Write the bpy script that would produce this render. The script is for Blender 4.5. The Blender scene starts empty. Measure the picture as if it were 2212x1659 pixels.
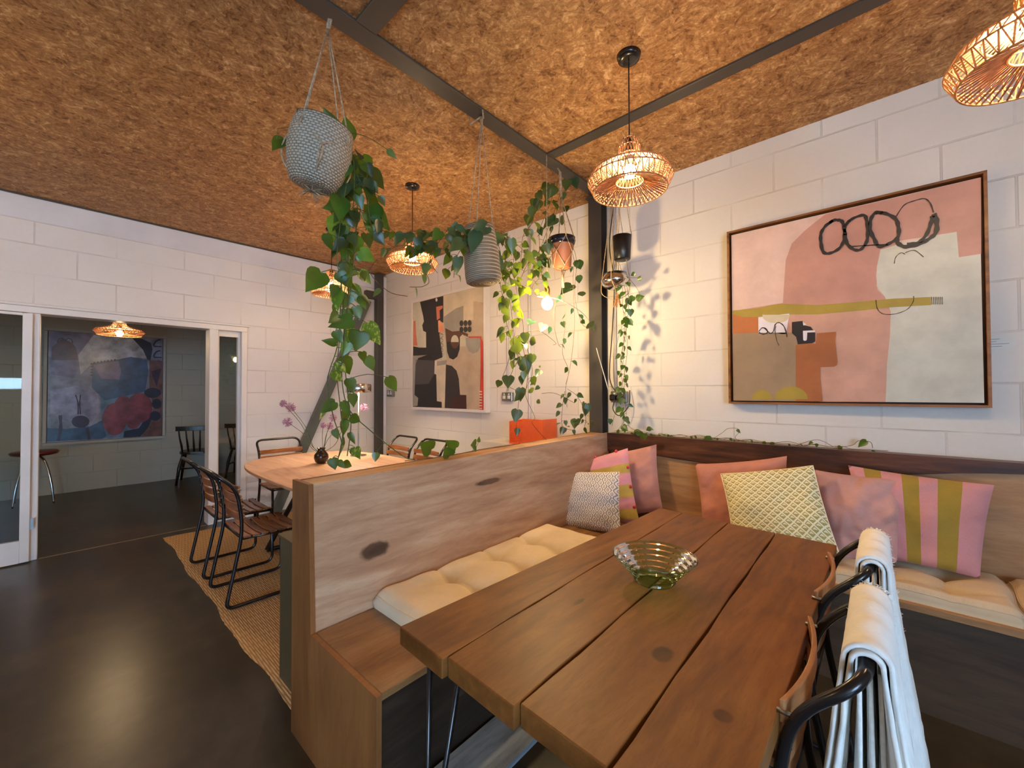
import bpy, math, random
import numpy as np
from mathutils import Vector, Matrix, noise
rnd = random.Random(7)
R = math.radians
S = bpy.context.scene
COL = S.collection

# ------------------------------------------------------------------ camera
H = 1.4
FPX = 888.0
_y, _p, _r = R(42.10), R(0.93), R(-0.165)
_F = Vector((-math.sin(_y)*math.cos(_p), math.cos(_y)*math.cos(_p), math.sin(_p)))
_R0 = Vector((math.cos(_y), math.sin(_y), 0)); _U0 = _R0.cross(_F)
_R = math.cos(_r)*_R0 + math.sin(_r)*_U0
_U = -math.sin(_r)*_R0 + math.cos(_r)*_U0
cd = bpy.data.cameras.new('camera'); cam = bpy.data.objects.new('camera', cd); COL.objects.link(cam)
cd.sensor_width = 36; cd.lens = FPX/2212*36; cd.clip_start = .02; cd.clip_end = 200
cam.matrix_world = Matrix(((_R.x, _U.x, -_F.x, 0), (_R.y, _U.y, -_F.y, 0), (_R.z, _U.z, -_F.z, H), (0, 0, 0, 1)))
S.camera = cam
CAM = Vector((0, 0, H))
def ray(x, y): return _F + (x-1106)/FPX*_R - (y-829.5)/FPX*_U
def onx(x, y, X): d = ray(x, y); return CAM + d*(X/d.x)
def ony(x, y, Y): d = ray(x, y); return CAM + d*(Y/d.y)
def onz(x, y, Z): d = ray(x, y); return CAM + d*((Z-H)/d.z)

# ------------------------------------------------------------------ world, light, exposure
w = bpy.data.worlds.new('world'); S.world = w; w.use_nodes = True
bg = w.node_tree.nodes['Background']
bg.inputs[0].default_value = (.40, .64, .96, 1); bg.inputs[1].default_value = 23.0
S.view_settings.view_transform = 'Standard'; S.view_settings.look = 'None'
S.view_settings.gamma = 1; S.view_settings.use_curve_mapping = False
S.view_settings.exposure = 0.12
BULB = 600.0
WARM = (1, .72, .40)

# ------------------------------------------------------------------ materials
def lin(c):
    o = []
    for v in c[:3]:
        v /= 255
        o.append(v/12.92 if v <= .04045 else ((v+.055)/1.055)**2.4)
    return tuple(o)+(1,)
class X:
    """tiny expression builder on math nodes"""
    nt = None
    def __init__(s, k): s.k = k
    @staticmethod
    def m(op, *a):
        n = X.nt.nodes.new('ShaderNodeMath'); n.operation = op
        for i, v in enumerate(a):
            if isinstance(v, X): X.nt.links.new(v.k, n.inputs[i])
            else: n.inputs[i].default_value = v
        return X(n.outputs[0])
    def __add__(s, o): return X.m('ADD', s, o)
    def __radd__(s, o): return X.m('ADD', o, s)
    def __sub__(s, o): return X.m('SUBTRACT', s, o)
    def __rsub__(s, o): return X.m('SUBTRACT', o, s)
    def __mul__(s, o): return X.m('MULTIPLY', s, o)
    def __rmul__(s, o): return X.m('MULTIPLY', o, s)
    def __truediv__(s, o): return X.m('DIVIDE', s, o)
    def __gt__(s, o): return X.m('GREATER_THAN', s, o)
    def __lt__(s, o): return X.m('LESS_THAN', s, o)
    def sin(s): return X.m('SINE', s)
    def abs(s): return X.m('ABSOLUTE', s)
    def frac(s): return X.m('FRACT', s)
    def floor(s): return X.m('FLOOR', s)
    def sqrt(s): return X.m('SQRT', s)
    def min(s, o): return X.m('MINIMUM', s, o)
    def max(s, o): return X.m('MAXIMUM', s, o)
    def pow(s, o): return X.m('POWER', s, o)
def newmat(name):
    m = bpy.data.materials.new(name); m.use_nodes = True
    nt = m.node_tree; X.nt = nt
    return m, nt, nt.nodes['Principled BSDF']
def coord(nt, kind='Object', scale=None, rot=None, loc=None):
    tc = nt.nodes.new('ShaderNodeTexCoord'); o = tc.outputs[kind]
    if scale or rot or loc:
        mp = nt.nodes.new('ShaderNodeMapping'); nt.links.new(o, mp.inputs[0])
        if scale: mp.inputs['Scale'].default_value = scale
        if rot: mp.inputs['Rotation'].default_value = rot
        if loc: mp.inputs['Location'].default_value = loc
        o = mp.outputs[0]
    return o
def xyz(nt, o):
    s = nt.nodes.new('ShaderNodeSeparateXYZ'); nt.links.new(o, s.inputs[0])
    return X(s.outputs[0]), X(s.outputs[1]), X(s.outputs[2])
def comb(nt, a, b, c):
    s = nt.nodes.new('ShaderNodeCombineXYZ')
    for i, v in enumerate((a, b, c)):
        if isinstance(v, X): nt.links.new(v.k, s.inputs[i])
        else: s.inputs[i].default_value = v
    return s.outputs[0]
def nz(nt, o, scale=5, detail=4, rough=.5, dist=0):
    n = nt.nodes.new('ShaderNodeTexNoise'); nt.links.new(o, n.inputs[0])
    n.inputs['Scale'].default_value = scale; n.inputs['Detail'].default_value = detail
    n.inputs['Roughness'].default_value = rough; n.inputs['Distortion'].default_value = dist
    return n.outputs[0]
def ramp(nt, f, stops):
    n = nt.nodes.new('ShaderNodeValToRGB'); nt.links.new(f.k if isinstance(f, X) else f, n.inputs[0])
    e = n.color_ramp.elements
    while len(e) < len(stops): e.new(.5)
    for i, (p, c) in enumerate(stops): e[i].position = p; e[i].color = lin(c)
    return n.outputs[0]
def mix(nt, f, a, b, mode='MIX'):
    n = nt.nodes.new('ShaderNodeMix'); n.data_type = 'RGBA'; n.blend_type = mode
    for v, s in ((f, n.inputs[0]), (a, n.inputs[6]), (b, n.inputs[7])):
        if isinstance(v, X): nt.links.new(v.k, s)
        elif hasattr(v, 'is_linked'): nt.links.new(v, s)
        elif isinstance(v, (int, float)): s.default_value = v
        else: s.default_value = lin(v)
    return n.outputs[2]
def bump(nt, b, h, strength=.3, dist=.01):
    n = nt.nodes.new('ShaderNodeBump'); nt.links.new(h.k if isinstance(h, X) else h, n.inputs['Height'])
    n.inputs['Strength'].default_value = strength; n.inputs['Distance'].default_value = dist
    nt.links.new(n.outputs[0], b.inputs['Normal'])
def plain(name, c, rough=.5, metal=0, vary=.06, spec=.5, scale=8, bmp=0, coords='Object', sc=None):
    m, nt, b = newmat(name)
    o = coord(nt, coords, sc)
    f = nz(nt, o, scale, 5, .6)
    lo = tuple(max(0, v*(1-vary*2)) for v in c); hi = tuple(min(255, v*(1+vary)) for v in c)
    nt.links.new(ramp(nt, f, [(.3, lo), (.7, hi)]), b.inputs['Base Color'])
    b.inputs['Roughness'].default_value = rough; b.inputs['Metallic'].default_value = metal
    b.inputs['Specular IOR Level'].default_value = spec
    if bmp: bump(nt, b, nz(nt, o, scale*6, 4), bmp, .004)
    return m
def wood(name, dark, mid, light, grain='y', rough=.4, stretch=14, scale=3.0, knots=(), coords='Object', bmp=.08, spec=.5, vary=1.0, kax='yz', fig=.045, kd=.45):
    m, nt, b = newmat(name)
    o = coord(nt, coords)
    x, y, z = xyz(nt, o)
    kk = None
    if knots:
        # knots: (a, b, ra, rb) in the plane (y, z)
        for (ky, kz, ra, rb) in knots:
            A_, B_ = (y, z) if kax == 'yz' else (x, y)
            d = X.m('POWER', ((A_-ky)/ra).abs(), 2.0) + X.m('POWER', ((B_-kz)/rb).abs(), 2.0)
            d = d.sqrt()
            g = X.m('EXPONENT', d*-.6)
            if kax == 'yz': z = z + (z-kz)*g*-.75
            else: x = x + (x-ky)*g*-.75
            kk = d if kk is None else kk.min(d)
    st = {'x': (1, stretch, stretch), 'y': (stretch, 1, stretch), 'z': (stretch, stretch, 1)}[grain]
    v = comb(nt, x*st[0], y*st[1], z*st[2])
    a = nz(nt, v, scale*.35, 5, .6, 1.2)
    f = nz(nt, v, scale*1.6, 6, .7, .3)
    s2 = {'x': (.5, 3, 3), 'y': (3, .5, 3), 'z': (3, 3, .5)}[grain]
    n0 = X(nz(nt, comb(nt, x*s2[0], y*s2[1], z*s2[2]), 1.0, 1.0, .4, .2))
    ring = ((n0*95.0).sin()*.5+.5).pow(3.0)
    t = X(a)*.62+X(f)*.38-ring*fig
    col = ramp(nt, t, [(.36, dark), (.5, mid), (.64, light)])
    fine = comb(nt, x*st[0]*3, y*st[1]*2, z*st[2]*3)
    pore = X(nz(nt, fine, scale*4, 3, .6)) < .40
    col = mix(nt, pore*.22, col, dark)
    if kk is not None:
        kn = X(nz(nt, o, 30, 3))*.5
        k = ((1.3-(kk+kn)).max(0.0)*3.0).min(1.0)
        halo = ((3.2-kk).max(0.0)*.16).min(.35)
        col = mix(nt, halo, col, dark)
        kc = ramp(nt, X(nz(nt, v, scale*2.5, 4)), [(.35, tuple(c*kd for c in dark)), (.65, tuple(c*kd*1.5 for c in dark))])
        col = mix(nt, k, col, kc)
    nt.links.new(col, b.inputs['Base Color'])
    b.inputs['Roughness'].default_value = rough; b.inputs['Specular IOR Level'].default_value = spec
    bump(nt, b, X(f)+X(a)*.5, bmp, .004)
    return m
def emis(name, c, s):
    m, nt, b = newmat(name)
    b.inputs['Base Color'].default_value = (1, 1, 1, 1)
    b.inputs['Emission Color'].default_value = (*c, 1); b.inputs['Emission Strength'].default_value = s
    return m
def glassy(name, tint, edge, gl=.08, rough=.02):
    """thin glass: tinted see-through with fresnel reflection"""
    m, nt, b = newmat(name); nt.nodes.remove(b)
    out = nt.nodes['Material Output']
    tr = nt.nodes.new('ShaderNodeBsdfTransparent'); g = nt.nodes.new('ShaderNodeBsdfGlossy'); g.inputs['Roughness'].default_value = rough
    lw = nt.nodes.new('ShaderNodeLayerWeight'); lw.inputs[0].default_value = .35
    nt.links.new(mix(nt, X(lw.outputs[1]).pow(2.2), tint, edge), tr.inputs[0])
    fr = nt.nodes.new('ShaderNodeFresnel'); fr.inputs[0].default_value = 1.5
    f = X(fr.outputs[0])*.9 + gl
    ms = nt.nodes.new('ShaderNodeMixShader'); nt.links.new(f.k, ms.inputs[0])
    nt.links.new(tr.outputs[0], ms.inputs[1]); nt.links.new(g.outputs[0], ms.inputs[2]); nt.links.new(ms.outputs[0], out.inputs[0])
    return m

def osb():
    m, nt, b = newmat('osb')
    base = coord(nt, 'Object')
    x, y, z = xyz(nt, base)
    cols = []; hs = []
    for i, (vs, st, ns) in enumerate(((13, 5, 9.0), (22, 5, 14.0), (34, 5, 22.0))):
        wob = nt.nodes.new('ShaderNodeTexNoise'); nt.links.new(base, wob.inputs[0]); wob.inputs['Scale'].default_value = vs*.7
        va = nt.nodes.new('ShaderNodeVectorMath'); va.operation = 'MULTIPLY_ADD'
        nt.links.new(wob.outputs[1], va.inputs[0]); va.inputs[1].default_value = (.12,)*3; nt.links.new(base, va.inputs[2])
        vo = nt.nodes.new('ShaderNodeTexVoronoi'); vo.inputs['Scale'].default_value = vs; nt.links.new(va.outputs[0], vo.inputs[0])
        r, g, bb = xyz(nt, vo.outputs['Color'])
        ang = (r-.5)*3.6 + i*1.3
        ca = X.m('COSINE', ang); sa = X.m('SINE', ang)
        u = x*ca + y*sa; v = y*ca - x*sa
        f = nz(nt, comb(nt, u, v*st, g*20.0+i*7), ns, 4, .6, .4)
        cols.append(X(f)); hs.append(bb)
    t = cols[0]*.36 + cols[1]*.38 + cols[2]*.26 + (hs[0]-.5)*.06 + (hs[1]-.5)*.08 + (hs[2]-.5)*.05
    col = ramp(nt, t, [(.37, (110, 72, 40)), (.44, (150, 104, 62)), (.52, (172, 126, 79)), (.58, (194, 149, 100)), (.66, (222, 182, 136))])
    nt.links.new(col, b.inputs['Base Color']); b.inputs['Roughness'].default_value = .6; b.inputs['Specular IOR Level'].default_value = .3
    bump(nt, b, t, .25, .01)
    return m
def blockwall(name, axis, col, off=(0, 0)):
    """painted concrete blocks: axis 'x' for a wall along x, 'y' along y"""
    m, nt, b = newmat(name)
    x, y, z = xyz(nt, coord(nt, 'Object'))
    u = (x if axis == 'x' else y) + off[0]
    v = comb(nt, u, z+off[1], 0.0)
    br = nt.nodes.new('ShaderNodeTexBrick'); nt.links.new(v, br.inputs[0])
    br.inputs['Scale'].default_value = 1; br.inputs['Brick Width'].default_value = .5; br.inputs['Row Height'].default_value = .251
    br.inputs['Mortar Size'].default_value = .006; br.inputs['Mortar Smooth'].default_value = .5; br.offset = .5
    fac = X(br.outputs['Fac'])
    n1 = X(nz(nt, v, 2.2, 3)); n2 = X(nz(nt, v, 45, 5, .6))
    fac = fac*((n1-.38)*4.0).max(.15).min(1.0)
    c = ramp(nt, n1*.7+n2*.3, [(.35, tuple(k*.965 for k in col)), (.65, col)])
    c = mix(nt, fac*.3, c, tuple(k*.6 for k in col))
    nt.links.new(c, b.inputs['Base Color']); b.inputs['Roughness'].default_value = .55; b.inputs['Specular IOR Level'].default_value = .3
    bump(nt, b, fac*-1.0+n2*.12, .55, .008)
    return m
def floor_mat():
    m, nt, b = newmat('polished_concrete')
    o = coord(nt, 'Object')
    a = X(nz(nt, o, 1.1, 3, .5)); c = X(nz(nt, o, 9, 4, .6)); d = X(nz(nt, o, 140, 2))
    t = a*.6+c*.4
    nt.links.new(ramp(nt, t, [(.36, (46, 38, 28)), (.5, (60, 50, 37)), (.64, (78, 66, 50))]), b.inputs['Base Color'])
    rr = nt.nodes.new('ShaderNodeMapRange'); nt.links.new((a*.6+c*.4).k, rr.inputs[0])
    rr.inputs[1].default_value = .35; rr.inputs[2].default_value = .65; rr.inputs[3].default_value = .26; rr.inputs[4].default_value = .36
    b.inputs['Roughness'].default_value = .31; b.inputs['Specular IOR Level'].default_value = .5
    return m
def weave(name, c1, c2, su, sv, rough=.9, coords='UV'):
    m, nt, b = newmat(name)
    u, v, _ = xyz(nt, coord(nt, coords))
    row = (v*sv).floor()
    p = ((u*su + row*.5).frac()-.5).abs()*2.0
    q = ((v*sv).frac()-.5).abs()*2.0
    h = (1.0-p*p)*(1.0-q*q)
    n = X(nz(nt, coord(nt, 'Object'), 30, 4))
    nt.links.new(ramp(nt, h*.7+n*.3, [(.2, c2), (.65, c1)]), b.inputs['Base Color'])
    b.inputs['Roughness'].default_value = rough; bump(nt, b, h, .8, .006)
    return m
def fabric(name, c, vary=.08, c2=None, stripes=None, pattern=None, rough=.9):
    m, nt, b = newmat(name)
    u, v, _ = xyz(nt, coord(nt, 'UV'))
    o = coord(nt, 'Object')
    n = X(nz(nt, o, 6, 4)); th = X(nz(nt, comb(nt, u*260, v*40, 0.0), 1, 2))
    col = ramp(nt, n*.6+th*.4, [(.3, tuple(k*(1-vary*1.6) for k in c)), (.7, tuple(min(255, k*(1+vary)) for k in c))])
    if stripes:
        ax, edges, other = stripes
        t = u if ax == 'u' else v
        f = None
        for a, d in edges:
            g = (t > a)*(t < d)
            f = g if f is None else f+g
        oc = ramp(nt, n*.6+th*.4, [(.3, tuple(k*(1-vary*1.6) for k in other)), (.7, tuple(min(255, k*(1+vary)) for k in other))])
        col = mix(nt, f.min(1.0), col, oc)
    if pattern == 'ogee':
        a = u*9.0; s = ((v*8.0)*6.2832).sin()*.14
        f1 = ((a.frac()-.25-s).abs() < .06); f2 = ((a.frac()-.75+s).abs() < .06)
        cu = ((a.frac())-.5).abs(); cv = ((v*8.0+.75).frac()-.5).abs()
        dot = ((cu*cu*2.2+cv*cv).sqrt() - .16).abs() < .05
        cu2 = ((a+.5).frac()-.5).abs(); cv2 = ((v*8.0+.25).frac()-.5).abs()
        dot2 = ((cu2*cu2*2.2+cv2*cv2).sqrt() - .16).abs() < .05
        col = mix(nt, (f1+f2+dot+dot2).min(1.0)*.85, col, c2)
    if pattern == 'diamond':
        N = 11.0
        p = (u*N+v*N*.9); q = (u*N-v*N*.9)
        a = (p.frac()-.5).abs(); d = (q.frac()-.5).abs(); e = a.max(d)
        line = (e > .385)
        inner = (e < .26)*((p.frac() > q.frac()))
        ring = (e < .30)*(e > .22)
        col = mix(nt, (line+inner*.9+ring*.0).min(1.0), col, c2)
    nt.links.new(col, b.inputs['Base Color']); b.inputs['Roughness'].default_value = rough; b.inputs['Specular IOR Level'].default_value = .15
    b.inputs['Sheen Weight'].default_value = .15
    bump(nt, b, th, .15, .002)
    return m
def leafmat(name, c, c2, yellow=None, rough=.32):
    m, nt, b = newmat(name)
    o = coord(nt, 'Object')
    n = X(nz(nt, o, 14, 4))
    col = ramp(nt, n, [(.35, c), (.65, c2)])
    if yellow:
        f = (X(nz(nt, coord(nt, 'Object', (60, 60, 22)), 1.3, 4, .6)) - .53)*9.0
        col = mix(nt, f.max(0.0).min(1.0), col, yellow)
    nt.links.new(col, b.inputs['Base Color']); b.inputs['Roughness'].default_value = rough
    tl = nt.nodes.new('ShaderNodeBsdfTranslucent'); nt.links.new(mix(nt, .55, col, (190, 215, 40), 'MIX'), tl.inputs[0])
    ms = nt.nodes.new('ShaderNodeMixShader'); ms.inputs[0].default_value = .28
    nt.links.new(b.outputs[0], ms.inputs[1]); nt.links.new(tl.outputs[0], ms.inputs[2])
    nt.links.new(ms.outputs[0], nt.nodes['Material Output'].inputs[0])
    return m

def _tl(x, y):
    d = onz(x, y, .75)-Vector((-1.0, .641, .75)); c, s_ = math.cos(R(2.65)), math.sin(R(2.65))
    return d.x*c-d.y*s_, d.x*s_+d.y*c
TK = [(*_tl(1467, 1129), .012, .022), (*_tl(1432, 1413), .026, .038), (*_tl(1608, 1200), .012, .016), (*_tl(1250, 1300), .010, .030), (*_tl(1560, 1545), .02, .02)]
M = {}
M['osb'] = osb()
M['wall_back'] = blockwall('painted_block_back', 'x', (222, 213, 204), (.01, .076))
M['wall_left'] = blockwall('painted_block_left', 'y', (222, 213, 206), (.14, .12))
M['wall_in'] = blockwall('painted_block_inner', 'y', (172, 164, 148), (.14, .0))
M['wallp'] = plain('wall_paint', (214, 208, 200), .6, vary=.02, scale=3)
M['floor'] = floor_mat()
M['frame_white'] = plain('white_gloss_paint', (222, 214, 208), .35, vary=.02, scale=3)
M['beam'] = plain('grey_steel_paint', (66, 60, 54), .42, vary=.05, scale=3)
M['beam2'] = plain('green_grey_steel_paint', (84, 88, 82), .42, vary=.05, scale=3)
M['white_steel'] = plain('lilac_white_paint', (214, 208, 208), .35, vary=.02, scale=3)
M['glass'] = glassy('window_glass', (240, 243, 241), (215, 220, 217), 0)
M['bowlglass'] = glassy('green_glass', (206, 242, 196), (52, 140, 44), .03, .01)
M['black'] = plain('black_enamel', (30, 26, 26), .22, vary=.1, scale=6)
M['blackpot'] = plain('black_satin', (22, 23, 26), .35, vary=.1)
M['chrome'] = plain('chrome', (215, 215, 218), .14, 1, vary=.02)
M['steel'] = plain('brushed_steel', (150, 148, 145), .35, 1, vary=.03)
M['brass'] = plain('brass', (190, 150, 80), .3, 1, vary=.03)
M['slat'] = wood('slat_wood', (92, 48, 22), (138, 80, 40), (172, 108, 62), 'x', .3, 10, 3)
M['slat2'] = wood('pale_slat_wood', (120, 74, 42), (164, 112, 70), (192, 140, 96), 'x', .35, 10, 3)
M['oak'] = wood('oak_planks', (98, 58, 24), (122, 75, 33), (140, 91, 42), 'y', .44, 6, 3.4, knots=TK, kax='xy', bmp=.14, spec=.28, kd=.72, fig=.055)
M['ply'] = None
M['benchtop'] = wood('bench_seat_wood', (108, 70, 38), (140, 98, 58), (160, 118, 74), 'y', .32, 8, 2.6)
M['benchend'] = wood('bench_end_ply', (112, 68, 32), (140, 90, 46), (156, 106, 58), 'z', .5, 4, 1.6, bmp=.03)
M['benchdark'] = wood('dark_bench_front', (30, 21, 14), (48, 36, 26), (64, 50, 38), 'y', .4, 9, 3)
M['benchfrontx'] = wood('bench_front_brown', (60, 42, 26), (76, 54, 35), (90, 66, 44), 'x', .6, 9, 3)
M['backrest'] = wood('backrest_ply', (140, 98, 60), (172, 126, 82), (190, 146, 100), 'x', .5, 8, 2, bmp=.04)
M['walnut'] = wood('dark_live_edge', (44, 22, 12), (82, 44, 24), (112, 66, 38), 'x', .35, 8, 3.2)
M['capwood'] = wood('partition_cap', (140, 96, 52), (180, 132, 82), (204, 156, 104), 'y', .4, 8, 2)
M['tabletop'] = wood('pale_table_top', (172, 126, 90), (196, 150, 114), (212, 170, 134), 'x', .4, 9, 2.4, bmp=.03)
M['olive_box'] = plain('olive_grey_paint', (84, 70, 44), .6, vary=.04, scale=3)
M['greyboard'] = wood('grey_board', (92, 96, 98), (124, 130, 132), (146, 152, 152), 'y', .6, 8, 3)
M['jute'] = weave('jute_rug', (206, 162, 108), (172, 130, 82), 14, 100, .95)
M['basket1'] = weave('seagrass_weave', (190, 176, 156), (134, 120, 100), 38, 56)
M['basket2'] = weave('rope_coil', (172, 156, 134), (104, 90, 74), 1.0, 58)
M['rope'] = plain('jute_rope', (176, 150, 120), .95, vary=.15, scale=60)
M['raffia'] = plain('raffia_tassel', (200, 140, 84), .95, vary=.2, scale=60)
M['terracotta'] = plain('glazed_terracotta', (150, 92, 66), .5, vary=.1, scale=5)
M['navy'] = plain('navy_glaze', (26, 26, 44), .12, vary=.1)
M['rattan'] = plain('rattan_cord', (168, 116, 82), .6, vary=.22, scale=50)
_nt = M['rattan'].node_tree; _t = _nt.nodes.new('ShaderNodeBsdfTranslucent'); _t.inputs[0].default_value = (.66, .44, .22, 1)
_m = _nt.nodes.new('ShaderNodeMixShader'); _m.inputs[0].default_value = .24
_nt.links.new(_nt.nodes['Principled BSDF'].outputs[0], _m.inputs[1]); _nt.links.new(_t.outputs[0], _m.inputs[2]); _nt.links.new(_m.outputs[0], _nt.nodes['Material Output'].inputs[0])
M['cable'] = plain('braided_cable', (34, 20, 18), .7, vary=.3, scale=120)
M['cream'] = fabric('cream_canvas', (226, 202, 168), .05)
M['cream2'] = fabric('natural_linen', (206, 182, 150), .06)
M['pink'] = fabric('dusty_pink_linen', (194, 138, 128), .07)
M['salmon'] = fabric('salmon_linen', (198, 132, 112), .07)
M['blush'] = fabric('blush_linen', (198, 148, 140), .07)
M['stripeA'] = fabric('pink_mustard_rows', (216, 148, 160), .05, stripes=('v', ((.04, .18), (.33, .50), (.66, .79)), (190, 162, 84)))
M['stripeB'] = fabric('pink_mustard_columns', (206, 142, 142), .05, stripes=('u', ((.12, .25), (.40, .52), (.65, .81)), (160, 132, 56)))
M['ogee'] = fabric('ogee_print', (222, 212, 206), .03, c2=(112, 108, 120), pattern='ogee')
M['diamond'] = fabric('diamond_print', (168, 156, 96), .05, c2=(236, 226, 190), pattern='diamond')
M['throw'] = fabric('cream_wool', (240, 236, 228), .05)
M['pom'] = plain('pompom', (214, 70, 84), .95, vary=.15, scale=80)
M['orange'] = plain('orange_plastic', (232, 96, 44), .35, vary=.03)
M['leafA'] = leafmat('leaf_green', (28, 64, 22), (52, 98, 34))
M['leafB'] = leafmat('leaf_bright', (66, 112, 34), (100, 142, 50))
M['leafC'] = leafmat('leaf_variegated', (46, 92, 30), (74, 122, 42), (196, 186, 92))
M['leafD'] = leafmat('leaf_dark', (17, 42, 27), (30, 66, 42))
M['leafE'] = leafmat('leaf_bluegreen', (28, 60, 45), (48, 88, 66))
M['stem'] = plain('vine_stem', (74, 84, 34), .6, vary=.2, scale=30)
M['stemb'] = plain('brown_vine_stem', (100, 74, 44), .7, vary=.2, scale=30)
M['allium'] = plain('allium_petals', (176, 124, 152), .8, vary=.25, scale=70)
M['vase'] = plain('dark_brown_glaze', (42, 26, 18), .15, vary=.2, scale=9)
M['bulb'] = emis('lit_bulb', WARM, BULB)
M['plastic'] = plain('white_plastic', (214, 210, 202), .4, vary=.02)
M['card'] = plain('label_card', (214, 212, 206), .7, vary=.01)
M['ink'] = plain('grey_ink', (120, 118, 118), .8, vary=.02)
M['redseat'] = plain('oxblood_seat', (96, 34, 24), .3, vary=.1)
M['darkwood'] = wood('ebonised_wood', (14, 12, 11), (26, 21, 18), (38, 31, 26), 'z', .35, 6, 3)
M['framewood'] = wood('picture_frame_wood', (92, 52, 22), (140, 88, 42), (160, 108, 58), 'x', .45, 6, 3)
M['framedark'] = plain('frame_shadow_gap', (58, 26, 12), .6, vary=.05)
M['framegold'] = plain('thin_gilt_edge', (120, 96, 62), .4, vary=.05)
M['pitch'] = plain('inner_wall_grey', (176, 170, 160), .7, vary=.02)

# ------------------------------------------------------------------ mesh builder
ORG = {}
class MB:
    def __init__(s): s.v = []; s.f = []; s.m = []; s.uv = {}; s.sm = []
    def add(s, vs, fs, mi=0, smooth=False, uvs=None):
        o = len(s.v); s.v += [Vector(v) for v in vs]
        for k, f in enumerate(fs):
            s.f.append([i+o for i in f]); s.m.append(mi); s.sm.append(smooth)
        if uvs:
            for i, u in enumerate(uvs): s.uv[o+i] = u
        return s
    def box(s, lo, hi, mi=0, bev=0):
        x0, y0, z0 = lo; x1, y1, z1 = hi
        if bev:
            b = min(bev, (x1-x0)/3, (y1-y0)/3, (z1-z0)/3)
            P = []; idx = {}
            for ix in (0, 1):
                for iy in (0, 1):
                    for iz in (0, 1):
                        c = [(x0, x1)[ix], (y0, y1)[iy], (z0, z1)[iz]]; sg = [1 if not ix else -1, 1 if not iy else -1, 1 if not iz else -1]
                        for a in range(3):
                            q = [c[k]+(sg[k]*b if k != a else 0) for k in range(3)]
                            idx[(ix, iy, iz, a)] = len(P); P.append(q)
            F = []
            for a in range(3):
                o1, o2 = [k for k in range(3) if k != a]
                for sd in (0, 1):
                    q = []
                    for (p1, p2) in ((0, 0), (1, 0), (1, 1), (0, 1)):
                        k = [0, 0, 0]; k[a] = sd; k[o1] = p1; k[o2] = p2; q.append(idx[(*k, a)])
                    F.append(q)
                for p1 in (0, 1):
                    for p2 in (0, 1):
                        k0 = [0]*3; k1 = [0]*3; k0[a] = 0; k1[a] = 1; k0[o1] = k1[o1] = p1; k0[o2] = k1[o2] = p2
                        F.append([idx[(*k0, o1)], idx[(*k1, o1)], idx[(*k1, o2)], idx[(*k0, o2)]])
            for ix in (0, 1):
                for iy in (0, 1):
                    for iz in (0, 1): F.append([idx[(ix, iy, iz, a)] for a in range(3)])
            return s.add(P, F, mi)
        P = [(x, y, z) for x in (x0, x1) for y in (y0, y1) for z in (z0, z1)]
        return s.add(P, [(0, 1, 3, 2), (4, 6, 7, 5), (0, 4, 5, 1), (2, 3, 7, 6), (0, 2, 6, 4), (1, 5, 7, 3)], mi)
    def hexa(s, lo4, hi4, mi=0):
        return s.add(list(lo4)+list(hi4), [(3, 2, 1, 0), (4, 5, 6, 7), (0, 1, 5, 4), (1, 2, 6, 5), (2, 3, 7, 6), (3, 0, 4, 7)], mi)
    def tube(s, pts, r, seg=8, closed=False, mi=0, cap=True):
        pts = [Vector(p) for p in pts]; n = len(pts)
        if n < 2: return s
        rr = r if isinstance(r, (list, tuple)) else [r]*n
        up = None; P = []
        for i, p in enumerate(pts):
            if closed: d = pts[(i+1) % n]-pts[i-1]
            else: d = pts[min(i+1, n-1)]-pts[max(i-1, 0)]
            if d.length < 1e-9: d = Vector((0, 0, 1))
            d.normalize()
            if up is None: up = Vector((0, 0, 1)) if abs(d.z) < .9 else Vector((1, 0, 0))
            a = d.cross(up)
            if a.length < 1e-5: a = d.cross(Vector((.3, 1, .2)))
            a.normalize(); b = a.cross(d).normalized(); up = b
            for k in range(seg):
                t = 2*math.pi*k/seg; P.append(p + a*math.cos(t)*rr[i] + b*math.sin(t)*rr[i])
        F = []
        for i in range(n if closed else n-1):
            j = (i+1) % n
            for k in range(seg):
                k2 = (k+1) % seg; F.append((i*seg+k, i*seg+k2, j*seg+k2, j*seg+k))
        if cap and not closed:
            F.append(tuple(range(seg))[::-1]); F.append(tuple((n-1)*seg+k for k in range(seg)))
        return s.add(P, F, mi, seg > 4)
    def lathe(s, prof, c=(0, 0, 0), seg=32, mi=0, smooth=True, cap=False, uvr=(1, 1)):
        c = Vector(c); P = []; U = []; n = len(prof); cl = [0]
        for (r1, z1), (r2, z2) in zip(prof, prof[1:]): cl.append(cl[-1]+math.hypot(r2-r1, z2-z1))
        for i, (r, z) in enumerate(prof):
            for k in range(seg+1):
                t = 2*math.pi*k/seg; P.append(c+Vector((r*math.cos(t), r*math.sin(t), z))); U.append((k/seg*uvr[0], cl[i]/max(cl[-1], 1e-6)*uvr[1]))
        F = [(i*(seg+1)+k, i*(seg+1)+k+1, (i+1)*(seg+1)+k+1, (i+1)*(seg+1)+k) for i in range(n-1) for k in range(seg)]
        s.add(P, F, mi, smooth, U)
        if cap:
            for i in (0, n-1):
                r, z = prof[i]; s.add([c+Vector((r*math.cos(2*math.pi*k/seg), r*math.sin(2*math.pi*k/seg), z)) for k in range(seg)], [tuple(range(seg))], mi)
        return s
    def ball(s, c, r, mi=0, n=10, sz=1):
        prof = [(max(1e-4, r*math.sin(math.pi*i/n)), -r*sz*math.cos(math.pi*i/n)) for i in range(n+1)]
        return s.lathe(prof, c, n*2, mi)
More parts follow.
